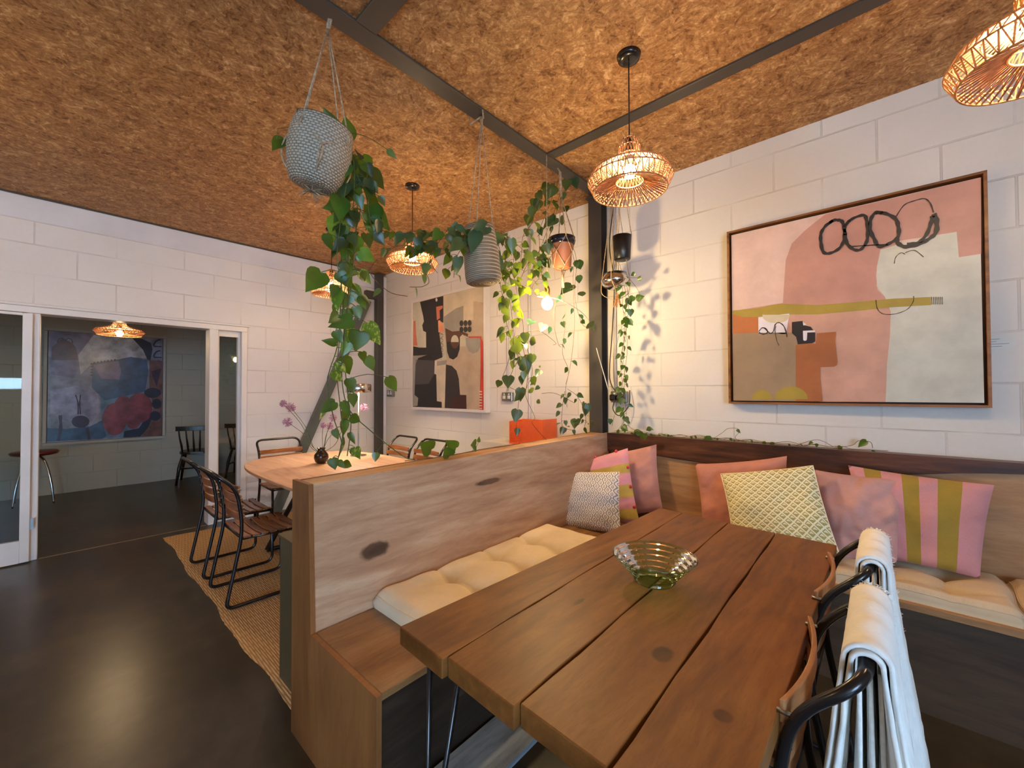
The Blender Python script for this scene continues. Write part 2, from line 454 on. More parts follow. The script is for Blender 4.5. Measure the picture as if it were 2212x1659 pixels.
    def prism(s, poly, z0, z1, mi=0, axis='z'):
        """poly in the plane normal to axis"""
        def P(a, b, c): return {'z': (a, b, c), 'y': (a, c, b), 'x': (c, a, b)}[axis]
        n = len(poly); V = [P(a, b, z0) for a, b in poly]+[P(a, b, z1) for a, b in poly]
        F = [tuple(range(n))[::-1], tuple(range(n, 2*n))]+[(i, (i+1) % n, n+(i+1) % n, n+i) for i in range(n)]
        return s.add(V, F, mi)
    def build(s, name, mats, parent=None, origin=None, bev=0, solid=0, sub=0):
        me = bpy.data.meshes.new(name)
        if parent is not None: org = ORG.get(parent.name, Vector((0, 0, 0)))
        elif origin is not None: org = Vector(origin)
        else:
            a = [v.x for v in s.v]; b = [v.y for v in s.v]; c = [v.z for v in s.v]
            org = Vector(((min(a)+max(a))/2, (min(b)+max(b))/2, min(c)))
        me.from_pydata([v-org for v in s.v], [], s.f)
        if not isinstance(mats, (list, tuple)): mats = [mats]
        for m in mats: me.materials.append(m)
        me.polygons.foreach_set('material_index', s.m); me.polygons.foreach_set('use_smooth', s.sm)
        if s.uv:
            ul = me.uv_layers.new(name='UVMap')
            for l in me.loops:
                ul.data[l.index].uv = s.uv.get(l.vertex_index, (0, 0))
        me.update()
        o = bpy.data.objects.new(name, me); COL.objects.link(o)
        if parent is not None: o.parent = parent
        else: o.location = org
        ORG[o.name] = org
        if bev:
            md = o.modifiers.new('bevel', 'BEVEL'); md.width = bev; md.segments = 2; md.limit_method = 'ANGLE'
        if sub:
            md = o.modifiers.new('subsurf', 'SUBSURF'); md.levels = sub; md.render_levels = sub
        if solid:
            md = o.modifiers.new('solidify', 'SOLIDIFY'); md.thickness = solid; md.offset = 0
        return o
def tag(o, label=None, cat=None, group=None, kind=None):
    if label: o['label'] = label
    if cat: o['category'] = cat
    if group: o['group'] = group
    if kind: o['kind'] = kind
    return o
def thing(name, loc, label, cat, group=None):
    o = bpy.data.objects.new(name, None); COL.objects.link(o); o.location = loc; o.empty_display_size = .1
    ORG[o.name] = Vector(loc)
    return tag(o, label, cat, group)
def struct(o, label=None): return tag(o, label, None, None, 'structure')
def dup(root, loc, rz, label):
    r = root.copy(); COL.objects.link(r); r.location = loc; r.rotation_euler = (0, 0, rz); r['label'] = label
    for ch in list(root.children):
        c = ch.copy(); COL.objects.link(c); c.parent = r
        for g in list(ch.children):
            d = g.copy(); COL.objects.link(d); d.parent = c
    return r
def fillet(pts, r, n=6, closed=False):
    pts = [Vector(p) for p in pts]; out = []
    N = len(pts)
    for i, p in enumerate(pts):
        if not closed and i in (0, N-1): out.append(p); continue
        a = pts[i-1]; b = pts[(i+1) % N]
        rr = r[i] if isinstance(r, (list, tuple)) else r
        d1 = (a-p); d2 = (b-p); k = min(rr, d1.length*.48, d2.length*.48)
        p1 = p+d1.normalized()*k; p2 = p+d2.normalized()*k
        for j in range(n+1):
            t = j/n; out.append(p1*(1-t)**2+p*2*t*(1-t)+p2*t*t)
    return out
def catmull(pts, n=6):
    pts = [Vector(p) for p in pts]; out = []
    for i in range(len(pts)-1):
        p0 = pts[max(i-1, 0)]; p1 = pts[i]; p2 = pts[i+1]; p3 = pts[min(i+2, len(pts)-1)]
        for j in range(n):
            t = j/n
            out.append(.5*((2*p1)+(p2-p0)*t+(2*p0-5*p1+4*p2-p3)*t*t+(3*p1-p0-3*p2+p3)*t**3))
    out.append(pts[-1]); return out

# ------------------------------------------------------------------ room shell
XL, YB, ZC = -5.28, 3.10, 3.04
XR, YF, XI = 3.2, -3.6, -8.44
struct(MB().box((XI-.2, YF-.2, -.1), (XR+.2, YB+.15, 0)).build('floor', M['floor'], origin=(0, 0, 0)))
struct(MB().box((XI-.2, YF-.2, ZC), (XR+.2, YB+.15, ZC+.1)).build('ceiling', M['osb'], origin=(0, 0, 0)))
struct(MB().box((XI-.2, YB, 0), (XR+.2, YB+.15, ZC)).build('wall_back', M['wall_back'], origin=(0, 0, 0)))
struct(MB().box((XI-.2, YF-.15, 0), (XR+.2, YF, ZC)).build('wall_front', M['wallp'], origin=(0, 0, 0)))
# left wall with the glazed opening
YO0, YO1, ZD = -1.6, 1.42, 2.115
b = MB(); b.box((XL-.16, YF, 0), (XL, YO0, ZC)); b.box((XL-.16, YO1, 0), (XL, YB, ZC)); b.box((XL-.16, YO0, ZD), (XL, YO1, ZC))
struct(b.build('wall_left', M['wall_left'], origin=(0, 0, 0)))
struct(MB().box((XL, YF, 2.83), (XL+.022, YB, ZC-.012), bev=.006).build('trim_1', M['white_steel'], origin=(0, 0, 0)))
struct(MB().box((XL, YF, ZC-.012), (XL+.03, YB, ZC)).build('trim_2', M['beam'], origin=(0, 0, 0)))
# inner room
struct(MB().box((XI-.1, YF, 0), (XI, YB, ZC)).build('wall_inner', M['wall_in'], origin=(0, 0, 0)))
# right wall with a long window behind the camera's right shoulder
WY0, WY1, WZ0, WZ1 = -3.3, -1.0, .5, 2.5      # large window; a narrow strip window beside it
b = MB(); b.box((XR, YF, 0), (XR+.15, WY0, ZC)); b.box((XR, -.25, 0), (XR+.15, YB, ZC)); b.box((XR, WY0, 0), (XR+.15, WY1, WZ0)); b.box((XR, WY0, WZ1), (XR+.15, WY1, ZC))
b.box((XR, WY1, 0), (XR+.15, -.25, 1.47)); b.box((XR, WY1, 1.70), (XR+.15, -.25, ZC))
struct(b.build('wall_right', M['wallp'], origin=(0, 0, 0)))
b = MB()
for yy in (WY0, -2.15, WY1-.05): b.box((XR+.02, yy, WZ0), (XR+.09, yy+.05, WZ1))
b.box((XR+.02, WY0, WZ0), (XR+.09, WY1, WZ0+.05)); b.box((XR+.02, WY0, WZ1-.05), (XR+.09, WY1, WZ1))
wf = struct(b.build('window_3', M['frame_white'], origin=(0, 0, 0)))
# door frame in the left wall
b = MB()
b.box((XL-.15, YO0, 2.06), (XL+.02, YO1, ZD), bev=.004)              # head
b.box((XL-.15, 1.365, 0), (XL+.02, YO1, 2.06), bev=.004)
b.box((XL-.15, 1.072, 0), (XL+.02, 1.152, 2.06), bev=.004)          # mullion
b.box((XL-.15, -.175, 0), (XL+.012, -.098, 2.06), bev=.004)
b.box((XL-.03, YO0-.03, ZD), (XL+.032, YO1+.02, ZD+.02), bev=.004)
struct(b.build('trim_3', M['frame_white'], origin=(0, 0, 0)))
b = MB()   # side window
b.box((XL-.10, 1.152, .0), (XL-.04, 1.365, .1)); b.box((XL-.10, 1.152, 2.0), (XL-.04, 1.365, 2.06)); b.box((XL-.1, 1.152, .1), (XL-.04, 1.172, 2.0)); b.box((XL-.1, 1.345, .1), (XL-.04, 1.365, 2.0))
w2 = struct(b.build('window_2', M['frame_white'], origin=(0, 0, 0)))
MB().box((XL-.072, 1.172, .1), (XL-.068, 1.345, 2.0)).build('pane', M['glass'], w2)
# glazed door leaf standing left of the opening
b = MB(); D0, D1 = -1.58, -.14
b.box((XL+.02, D1-.055, .01), (XL+.06, D1, 2.05), bev=.003); b.box((XL+.02, D0, .01), (XL+.06, D0+.09, 2.05), bev=.003)
b.box((XL+.02, D0+.09, .01), (XL+.06, D1-.055, .19)); b.box((XL+.02, D0+.09, 2.03), (XL+.06, D1-.055, 2.05))
d1 = struct(b.build('door_1', M['frame_white'], origin=(0, 0, 0)))
MB().box((XL+.038, D0+.09, .19), (XL+.042, D1-.055, 2.03)).build('pane', M['glass'], d1)
MB().box((XL+.0605, D1+.003, .27), (XL+.064, D1+.022, .36)).build('hinge', M['steel'], d1)
struct(MB().box((XL-.012, -.09, 0), (XL+.004, 1.07, .004)).build('trim_4', M['framegold'], origin=(0, 0, 0)))

# ------------------------------------------------------------------ steelwork
def single(o, label, cat, group=None): return tag(o, label, cat, group)
st = single(MB().box((-1.80, YF, 3.026), (-1.70, YB, 3.04), bev=.003).build('ceiling_beam', M['beam']), 'long dark grey steel beam crossing the ceiling above the bench partition', 'beam')
single(MB().box((-1.70, 2.245, 3.026), (XR, 2.325, 3.04), bev=.003).build('ceiling_beam', M['beam']), 'dark grey steel beam running right behind the lit pendant over the table', 'beam')
single(MB().box((-1.70, .865, 3.026), (XR, .965, 3.04), bev=.003).build('ceiling_beam', M['beam']), 'short visible steel beam stub at the top edge left of the pendant', 'beam')
p = thing('steel_post', (-1.77, 3.04, 0), 'dark grey steel post rising behind the corner of the bench', 'post')
b = MB(); b.box((-1.83, 2.992, 0), (-1.712, 3.0, 3.024)); b.box((-1.775, 3.0, 0), (-1.767, 3.085, 3.024)); b.box((-1.83, 3.085, 0), (-1.712, 3.093, 3.024))
b.build('column', M['beam'], p); MB().box((-1.85, 2.985, 3.012), (-1.69, 3.095, 3.026)).build('cap_plate', M['beam'], p)
p = thing('steel_post', (-5.2, 2.99, 0), 'dark steel post in the far corner beside the dining table', 'post')
MB().box((-5.25, 2.95, 0), (-5.15, 3.04, 3.035), bev=.004).build('column', M['beam'], p)
MB().box((-5.24, 3.045, 0), (-5.17, 3.095, 3.0), bev=.004).build('pipe_boxing', M['white_steel'], p)
bt = onx(800, 640, -5.15); bb_ = onx(655, 975, -5.15)
p = thing('diagonal_brace', (bb_.x, bb_.y, .0), 'green-grey diagonal steel brace leaning up to the far corner post', 'brace')
d = (Vector((-5.2, bt.y, bt.z))-Vector((-5.2, bb_.y, bb_.z))).normalized(); n = Vector((0, -d.z, d.y))*.05
lo = Vector((-5.23, bb_.y, bb_.z))-d*.72; hi = Vector((-5.23, bt.y, bt.z))-d*.06; t = Vector((.07, 0, 0))
MB().hexa((lo-n, lo+n, lo+n+t, lo-n+t), (hi-n, hi+n, hi+n+t, hi-n+t)).build('bar', M['beam2'], p)
MB().box((-5.23, bt.y-.05, bt.z-.02), (-5.16, 2.95, bt.z+.08)).build('bracket', M['beam'], p)
MB().tube([(-5.13, bt.y-.06, bt.z-.08), (-5.17, bt.y-.06, bt.z-.08)], .013).build('bolt', M['steel'], p)

# ------------------------------------------------------------------ L-shaped bench
ZS = .468; BY0, BY1 = .66, 3.0
kn = [(onx(808, 1187, -1.665), .075, .038), (onx(1055, 1040, -1.665), .11, .018)]
M['ply'] = wood('partition_ply', (160, 116, 86), (186, 144, 110), (206, 168, 134), 'y', .42, 7, 2.6, knots=[(k.y-1.8, k.z, a, c) for k, a, c in kn], bmp=.05)
bn = thing('partition_bench', (-1.5, 1.8, 0), 'long plywood bench with high knotty back panel dividing the room', 'bench')
MB().hexa([(-1.66, BY0+.02, ZS-.02), (-1.645, BY0+.02, ZS-.02), (-1.645, BY1, ZS-.02), (-1.66, BY1, ZS-.02)],
          [(-1.684, BY0+.02, 1.034), (-1.669, BY0+.02, 1.034), (-1.662, BY1, 1.058), (-1.677, BY1, 1.058)]).build('back_panel', M['ply'], bn)
MB().hexa([(-1.824, BY0+.02, 0), (-1.812, BY0+.02, 0), (-1.812, BY1-.01, 0), (-1.824, BY1-.01, 0)],
          [(-1.824, BY0+.02, 1.03), (-1.812, BY0+.02, 1.03), (-1.812, BY1-.01, 1.054), (-1.824, BY1-.01, 1.054)]).build('rear_panel', M['benchend'], bn)
MB().hexa([(-1.812, BY0+.02, 1.012), (-1.686, BY0+.02, 1.012), (-1.686, BY1-.01, 1.036), (-1.812, BY1-.01, 1.036)],
          [(-1.812, BY0+.02, 1.028), (-1.686, BY0+.02, 1.028), (-1.686, BY1-.01, 1.052), (-1.812, BY1-.01, 1.052)]).build('top_cap', M['capwood'], bn)
MB().prism([(-1.828, 0), (-1.155, 0), (-1.155, ZS), (-1.638, ZS), (-1.666, 1.036), (-1.828, 1.034)], BY0, BY0+.018, axis='y').build('end_panel', M['benchend'], bn)
MB().box((-1.638, BY0+.02, ZS-.025), (-1.160, 3.0, ZS), bev=.002).build('seat', M['benchtop'], bn)
MB().box((-1.18, BY0+.02, 0), (-1.164, 2.48, ZS-.026)).build('front_panel', M['benchdark'], bn)

bn2 = thing('wall_bench', (0, 2.8, 0), 'brown built-in bench along the white block wall under the large painting', 'bench')
MB().box((-1.156, 2.50, ZS-.03), (XR-.02, 2.985, ZS), bev=.002).build('seat', M['backrest'], bn2)
MB().box((-1.156, 2.53, 0), (XR-.02, 2.55, ZS-.031)).build('front_panel', M['benchfrontx'], bn2)
MB().box((-1.64, 3.0, ZS), (XR-.02, 3.02, 1.045)).build('backrest', M['backrest'], bn2)
MB().box((-1.66, 3.02, 1.03), (XR-.02, 3.099, 1.055)).build('ledge', M['walnut'], bn2)
low = [(-1.662, .915), (-1.35, .92), (-1.1, .905), (-.85, .895), (-.6, .905), (-.4, .91), (-.2, .915), (.0, .94), (.15, .965), (.26, .985), (.38, 1.0), (.5, 1.01), (.8, 1.0), (1.3, .96), (XR-.02, .93)]
MB().prism([(x, z) for x, z in low]+[(XR-.02, 1.058), (-1.662, 1.058)], 2.982, 2.999, axis='y').build('live_edge_rail', M['walnut'], bn2)

gb = MB(); gb.box((-1.15, .2, .1), (-.968, 1.215, .12)); gb.box((-1.15, .2, 0), (-1.13, 1.19, .1)); gb.box((-1.09, .2, 0), (-1.07, 1.19, .1))
single(gb.build('low_plinth', M['greyboard']), 'low grey wooden board on the floor against the bench front', 'plinth')
cb = thing('cabinet', (-2.03, .9, 0), 'small olive grey cabinet standing behind the end of the bench', 'cabinet')
MB().box((-2.20, .74, 0), (-1.84, 1.15, .685)).build('body', M['olive_box'], cb)
MB().box((-2.222, .735, .685), (-1.835, 1.17, .70), bev=.002).build('top', M['olive_box'], cb)

# ------------------------------------------------------------------ oak table
tb = thing('dining_table', (-1.0, .641, 0), 'heavy oak plank table in front of the bench, glass bowl on it', 'table')
pe = [((0, .198), (0, .126), 0, 1.60), ((.2, .427), (.129, .351), .014, 1.592), ((.432, .637), (.355, .553), .03, 1.583), ((.645, .832), (.558, .775), .0, 1.59)]
ORG[tb.name] = Vector((0, 0, 0))
for i, ((a, c), (a2, c2), y0, y1) in enumerate(pe):
    pl = MB(); N = 14
    L = []; Rr = []
    for k in range(N+1):
        t = k/N; wv = .0022*math.sin(k*1.7+i*2)
        L.append((a+(a2-a)*t+wv*(i > 0), y0+(y1-y0)*t)); Rr.append((c+(c2-c)*t+wv*.6, y0+(y1-y0)*t))
    pl.prism(L+Rr[::-1], .70, .75)
    pl.build('plank', M['oak'], tb, bev=.003)
for (lx, ly, sx, sy) in ((.06, .06, 1, 1), (.72, .06, -1, 1), (.06, 1.52, 1, -1), (.68, 1.52, -1, -1)):
    g = MB()
    top = .70
    g.tube(fillet([(lx, ly, top), (lx-.01*sx, ly-.01*sy, .012), (lx+.055*sx, ly+.075*sy, top)], .03), .008)
    g.box((min(lx, lx+.055*sx)-.015, min(ly, ly+.075*sy)-.015, top-.006), (max(lx, lx+.055*sx)+.015, max(ly, ly+.075*sy)+.015, top))
    g.build('hairpin_leg', M['black'], tb)
tb.rotation_euler = (0, 0, R(-2.65))

# bowl
BC = Vector((-.585, 1.365, .75))
prof = []; r0, z0 = .064, .012
for k in range(5):
    prof += [(r0, z0), (r0+.002, z0+.008), (r0+.006, z0+.012), (r0+.012, z0+.013), (r0+.0135, z0+.0145)]; r0 += .0138; z0 += .0148
bw = MB().lathe([(.001, .0), (.055, .0), (.062, .002), (.068, .010)]+prof+[(.136, .089), (.137, .091), (.133, .0915)], BC, 72)
single(bw.build('glass_bowl', M['bowlglass'], origin=BC), 'green ribbed glass bowl on the oak plank table', 'bowl')

# ------------------------------------------------------------------ seat pads and cushions
def pad(name, x0, x1, y0, y1, z0, th, buttons, label, group, mat='cream', seed=1):
    root = thing(name, ((x0+x1)/2, (y0+y1)/2, z0), label, 'seat cushion', group)
    nx, ny = int((x1-x0)/.011), int((y1-y0)/.011)
    V = []; F = []; U = []
    def top(u, v, x, y):
        e = max(abs(u), abs(v))
        h = th*(1-max(0, (abs(u)-.86)/.14)**2*.35)*(1-max(0, (abs(v)-.93)/.07)**2*.35)
        for bx, by in buttons:
            dd = math.hypot((x-bx), (y-by)); h -= th*.78*math.exp(-(dd/.05)**1.1)
            h -= th*.26*math.exp(-(abs(y-by)/.016)**1.2)*math.exp(-(abs(x-bx)/.13)**2); h -= th*.16*math.exp(-(abs(x-bx)/.016)**1.2)*math.exp(-(abs(y-by)/.13)**2)
        h += .007*noise.noise(Vector((x*7, y*7, seed)))
        return h
    W = nx+1
    for j in range(ny+1):
        for i in range(nx+1):
            u = i/nx*2-1; v = j/ny*2-1
            x = x0+(x1-x0)*i/nx; y = y0+(y1-y0)*j/ny
            rr = .93 if abs(u) > .99 and abs(v) > .99 else 1
            wob = .006*math.sin(y*17+seed)*(abs(u) > .95)+.0
            V.append(((x-(x0+x1)/2)*rr+(x0+x1)/2+wob, (y-(y0+y1)/2)*(1 if rr == 1 else .99)+(y0+y1)/2, z0+top(u, v, x, y))); U.append((i/nx, j/ny))
    for j in range(ny):
        for i in range(nx): F.append((j*W+i, j*W+i+1, (j+1)*W+i+1, (j+1)*W+i))
    n0 = len(V); ring = [i for i in range(nx+1)]+[j*W+nx for j in range(1, ny+1)]+[ny*W+i for i in range(nx-1, -1, -1)]+[j*W for j in range(ny-1, 0, -1)]
    cx, cy = (x0+x1)/2, (y0+y1)/2
    K = [(.55, .012), (.0, .006)]
    prev = ring
    for zf, out in K:
        cur = []
        for i in ring:
            x, y, z = V[i]; dx = (1 if x > cx else -1)*out*(abs(x-cx) > (x1-x0)*.45); dy = (1 if y > cy else -1)*out*(abs(y-cy) > (y1-y0)*.45)
            cur.append(len(V)); V.append((x+dx, y+dy, z0+(z-z0)*zf)); U.append((0, 0))
        L = len(ring)
        for k in range(L): F.append((prev[k], cur[k], cur[(k+1) % L], prev[(k+1) % L]))
        prev = cur
    F.append(tuple(prev))
    m = MB(); m.add(V, F, 0, True, U); cov = m.build('cover', M[mat], root)
    pp = MB(); pp.tube([Vector(V[i])+Vector((0, 0, .001)) for i in ring], .0028, 6, True); pp.build('piping', M[mat], cov)
    for bx, by in buttons:
        u = (bx-x0)/(x1-x0)*2-1; v = (by-y0)/(y1-y0)*2-1
        MB().ball((bx, by, z0+top(u, v, bx, by)+.002), .009, n=6, sz=.5).build('button', M[mat], cov)
    return root
G = 'tufted seat pads on the benches'
pad('seat_pad', -1.645, -1.21, .93, 2.16, ZS, .075, [(-1.53, 1.25), (-1.33, 1.25), (-1.53, 1.56), (-1.33, 1.56), (-1.53, 1.86), (-1.33, 1.86)], 'long cream tufted seat pad on the bench by the knotty panel', G)
pad('seat_pad', -.20, .40, 2.53, 2.96, ZS, .07, [(-.02, 2.66), (-.02, 2.83), (.2, 2.66), (.2, 2.83)], 'natural linen tufted seat pad under the striped cushion', G, 'cream2', 4)
pad('seat_pad', .415, 1.0, 2.53, 2.96, ZS, .07, [(.6, 2.66), (.6, 2.83), (.8, 2.66), (.8, 2.83)], 'linen tufted seat pad at the far right edge of the photo', G, 'cream2', 9)

def pillow(name, c, th, mat, label, seed=0, piping=None, k=.05, wr=.022, frill=False):
    """c: four corner points tl tr br bl"""
    tl, tr, br, bl = [Vector(p) for p in c]
    ctr = (tl+tr+br+bl)/4; nrm = ((tr-bl).cross(tl-br)).normalized()
    if nrm.dot(CAM-ctr) < 0: nrm = -nrm
    GR = 'scatter cushions in the bench corner'; org = ctr-Vector((0, 0, (ctr.z-min(bl.z, br.z))))
    root = thing(name, org, label, 'cushion', GR) if (piping or frill) else None
    N = 30; V = []; U = []; F = []
    def pt(u, v, s):
        uu = u*(1-k*(1-v*v)); vv = v*(1-k*(1-u*u)); a = (uu+1)/2; b_ = (vv+1)/2
        p = (bl*(1-a)+br*a)*(1-b_)+(tl*(1-a)+tr*a)*b_
        f = ((1-u*u)*(1-v*v)); h = th/2*(f**.42 if f > 0 else 0)
        q = Vector((p.x*9, p.y*9, p.z*9+seed*7))
        e = min(1, f*9)
        h += wr*e*(noise.noise(q)*.9 + .6*abs(noise.noise(q*2.3+Vector((seed, 3, 1)))))
        edge = max(abs(u), abs(v)); 
        h += .010*math.sin((u if abs(v) > abs(u) else v)*24+seed+3*noise.noise(q*1.5))*max(0, edge-.72)*3*(1-edge)*4
        return p+nrm*s*h
    W = N+1
    for s in (1, -1):
        for j in range(W):
            for i in range(W):
                u = i/N*2-1; v = j/N*2-1
                V.append(pt(u, v, s)); U.append((i/N, j/N))
    o = W*W
    for j in range(N):
        for i in range(N):
            F.append((j*W+i, j*W+i+1, (j+1)*W+i+1, (j+1)*W+i)); F.append((o+j*W+i, o+(j+1)*W+i, o+(j+1)*W+i+1, o+j*W+i+1))
    m = MB(); m.add(V, F, 0, True, U)
    if root: m.build('cover', M[mat], root)
    else: tag(m.build(name, M[mat], None, org), label, 'cushion', GR)
    ring = [pt(-1+2*i/N, -1, 1) for i in range(N)]+[pt(1, -1+2*i/N, 1) for i in range(N)]+[pt(1-2*i/N, 1, 1) for i in range(N)]+[pt(-1, 1-2*i/N, 1) for i in range(N)]
    if piping:
        MB().tube(ring, .003, 6, True).build('piping', M[piping], root)
    return root, ring
def Q(c, yt, yb): return [ony(*c[0], yt), ony(*c[1], yt), ony(*c[2], yb), ony(*c[3], yb)]
pillow('cushion', Q([(1283, 984), (1418, 960), (1432, 1102), (1300, 1130)], 2.925, 2.86), .13, 'pink', 'dusty pink cushion tucked in the corner behind the striped one', 1)
r_, ring = pillow('cushion', Q([(1211, 1004), (1356, 968), (1382, 1128), (1204, 1150)], 2.80, 2.68), .13, 'stripeA', 'pink and mustard striped cushion with red pompoms in the corner', 2, k=.04, frill=True)
pm = []
for i in (4, 12, 20, 36, 44, 52, 64, 73, 82, 92, 97, 102, 107, 112):
    pm.append(ring[i])
for i, q in enumerate(pm):
    MB().ball(q+Vector((-.008, -.01, 0)), .012, n=6).build('pompom', M['pom'], r_)
pillow('cushion', Q([(1202, 1017), (1338, 1019), (1341, 1152), (1208, 1142)], 2.56, 2.40), .12, 'ogee', 'small grey and white ogee print cushion on the cream seat pad', 3, k=.03)
pillow('cushion', Q([(1501, 1002), (1700, 985), (1712, 1160), (1518, 1155)], 2.925, 2.86), .12, 'salmon', 'salmon cushion standing behind the diamond print cushion', 4)
pillow('cushion', Q([(1757, 1014), (1955, 1034), (1938, 1216), (1792, 1216)], 2.90, 2.76), .14, 'blush', 'blush pink cushion right of the diamond print cushion', 5, wr=.036)
pillow('cushion', Q([(1557, 1024), (1756, 1006), (1814, 1200), (1582, 1150)], 2.80, 2.58), .12, 'diamond', 'olive and white diamond print cushion behind the table end', 6, piping='diamond', k=.03)
pillow('cushion', Q([(1832, 1005), (2148, 1048), (2117, 1250), (1868, 1200)], 2.925, 2.84), .13, 'stripeB', 'large cushion with upright pink and mustard stripes at far right', 7, wr=.02, k=.035)

# ------------------------------------------------------------------ tubular chairs
def tube_chair(label, slat='slat', group='tubular slatted chairs around the tables'):
    t = thing('tubular_chair', (0, 0, 0), label, 'chair', group)
    w_ = .21; r = .0115
    side = [(.215, .44), (.225, .0125), (-.24, .0125), (-.145, .50), (-.185, .76), (-.30, .87)]
    P = [(-w_, y, z) for y, z in side]+[(w_, y, z) for y, z in side[::-1]]
    rad = [.05, .06, .05, .14, .10, .07]
    MB().tube(fillet(P, rad+rad[::-1], 7), r, 10).build('frame', M['black'], t)
    rail = MB()
    for sx in (-1, 1):
        rail.tube(fillet([(sx*w_, .215, .425), (sx*w_, -.15, .435)], .03), .009, 8)
    rail.tube([(-w_, .213, .425), (w_, .213, .425)], .009, 8); rail.tube([(-w_, -.15, .435), (w_, -.15, .435)], .009, 8)
    rail.build('seat_rail', M['black'], t)
    for i in range(7):
        y0 = -.145+i*.052
        s = MB(); N = 8; top = []; V = []
        for k in range(N+1):
            x = -w_-.008+(2*w_+.016)*k/N; dz = -.012*(1-(x/w_)**2)+.002*(i in (0, 6))
            V.append((x, dz))
        poly = [(x, .447+dz) for x, dz in V]+[(x, .434+dz) for x, dz in V[::-1]]
        s.prism(poly, y0, y0+.04, axis='y'); s.build('seat_slat', M[slat], t, bev=.003)
    for i in range(4):
        z0 = .545+i*.062; s = MB(); N = 12
        yc = -.145-.04*((z0-.5)/.26)
        f_ = []; bk = []
        for k in range(N+1):
            x = -w_+.002+(2*w_-.004)*k/N; bow = .028*(1-(x/w_)**2)
            f_.append((x, yc+.016-bow)); bk.append((x, yc+.005-bow))
        s.prism(f_+bk[::-1], z0, z0+.046); s.build('back_slat', M[slat], t, bev=.003)
    for sx in (-1, 1):
        for i in range(4):
            z0 = .568+i*.062; yc = -.145-.04*((z0-.52)/.26)
            MB().tube([(sx*(w_-.004), yc-.016, z0), (sx*(w_-.004), yc+.02, z0)], .005, 6).build('bolt', M['steel'], t)
    return t
RZ = .012
c0 = tube_chair('slatted chair with black tube frame nearest the cabinet, its back to us')
c0.location = (-3.30, .965, RZ)
dup(c0, (-3.92, .965, RZ), 0, 'slatted chair with black tube frame left of its twin, nearest the doorway')
dup(c0, (-4.62, 1.62, RZ), R(-90), 'slatted tube chair at the left end of the rounded table')
dup(c0, (-4.02, 2.38, RZ), R(180), 'slatted tube chair on the far side of the rounded table, nearer the corner post')
dup(c0, (-3.50, 2.38, RZ), R(180), 'slatted tube chair on the far side of the rounded table, under the dark painting')
c1 = tube_chair('tube chair nearest the camera, cream throw over its back', 'slat2'); c1.location = (-.33, 1.19, 0); c1.rotation_euler = (0, 0, R(90))
dup(c1, (-.335, 1.79, 0), R(90), 'tube chair further along the oak table, second throw over its back')

def throw(cy, y0, y1, label, seed, zback, flare):
    """thick folded throw over the chair's top tube, which runs along y at x=-.03, z=.87"""
    root = thing('throw_blanket', (-.03, cy, zback), label, 'blanket', 'cream throws on the chair backs')
    tx, tz = -.030, .870
    layers = []
    for li, (rad, zf, zb) in enumerate(((.024, .50, zback), (.036, .42, zback-.04))):
        prof = []
        for k in range(10): t = k/9; prof.append((tx-rad-.035*(1-t)-.01*li*(1-t), zf+(tz-zf)*t))
        for k in range(1, 10): a = math.pi*(1-k/9.0*1); prof.append((tx+rad*math.cos(a), tz+rad*math.sin(a)))
        for k in range(1, 22): t = k/21; prof.append((tx+rad+flare*t**1.2, tz+(zb-tz)*t))
        layers.append(prof)
    for li, prof in enumerate(layers):
        m = MB(); NY = 30; V = []; U = []; F = []
        L = 0
        for i, (x, z) in enumerate(prof):
            drop = max(0, (tz-z)); 
            for j in range(NY+1):
                f = j/NY; y = y0+(y1-y0)*f+(li*.006)
                am = min(.03, drop*.06)
                fold = am*math.sin(f*math.pi*2*3.2+seed+li)+am*.4*math.sin(f*math.pi*2*7+seed*2)
                s_ = 1 if i > 13 else -.35
                sp = (f-.5)*drop*.10*(1 if i > 13 else .3)
                V.append((x+s_*fold+.003*noise.noise(Vector((y*30, z*30, seed))), y+sp, z+.004*math.sin(f*20+seed))); U.append((f, i/len(prof)))
        W = NY+1
        for i in range(len(prof)-1):
            for j in range(NY): F.append((i*W+j, i*W+j+1, (i+1)*W+j+1, (i+1)*W+j))
        m.add(V, F, 0, True, U); cl = m.build('cloth' if li else 'inner_fold', M['throw'], root, solid=.008)
        if li == 1:
            for q, xo in enumerate((-.012, .004, .018)):
                mm = MB(); V2 = []; U2 = []; NZ = 16
                for i2 in range(NZ+1):
                    z = tz-.018-(tz-.25)*i2/NZ; dr = i2/NZ
                    for j in range(NY+1):
                        f = j/NY; V2.append((tx+xo*(1+dr*1.2)+.012*dr*math.sin(f*22+q*2+seed), y0+.012+q*.008+(y1-y0-.02)*f, z)); U2.append((f, dr))
                mm.add(V2, [(a_*W+j, a_*W+j+1, (a_+1)*W+j+1, (a_+1)*W+j) for a_ in range(NZ) for j in range(NY)], 0, True, U2)
                mm.build('inner_fold', M['throw'], root, solid=.007)
            fr = MB(); rr = random.Random(seed)
            for i in range(2, len(prof)-1):
                for q in range(6):
                    t = rr.random(); a = Vector(V[i*W+NY])*(1-t)+Vector(V[(i+1)*W+NY])*t
                    fr.tube([a, a+Vector((rr.uniform(-.004, .006), .010, rr.uniform(-.002, .006))), a+Vector((rr.uniform(-.01, .014), rr.uniform(.014, .026), rr.uniform(-.012, .006)))], [.0016, .0012, .0005], 4)
            tag(fr.build('fringe', M['throw'], cl), kind='stuff')
    return root
throw(1.2, 1.035, 1.36, 'cream wool throw over the nearest chair back', 1, .16, .045)
throw(1.8, 1.62, 1.935, 'cream wool throw over the chair back further away', 5, .28, .04)

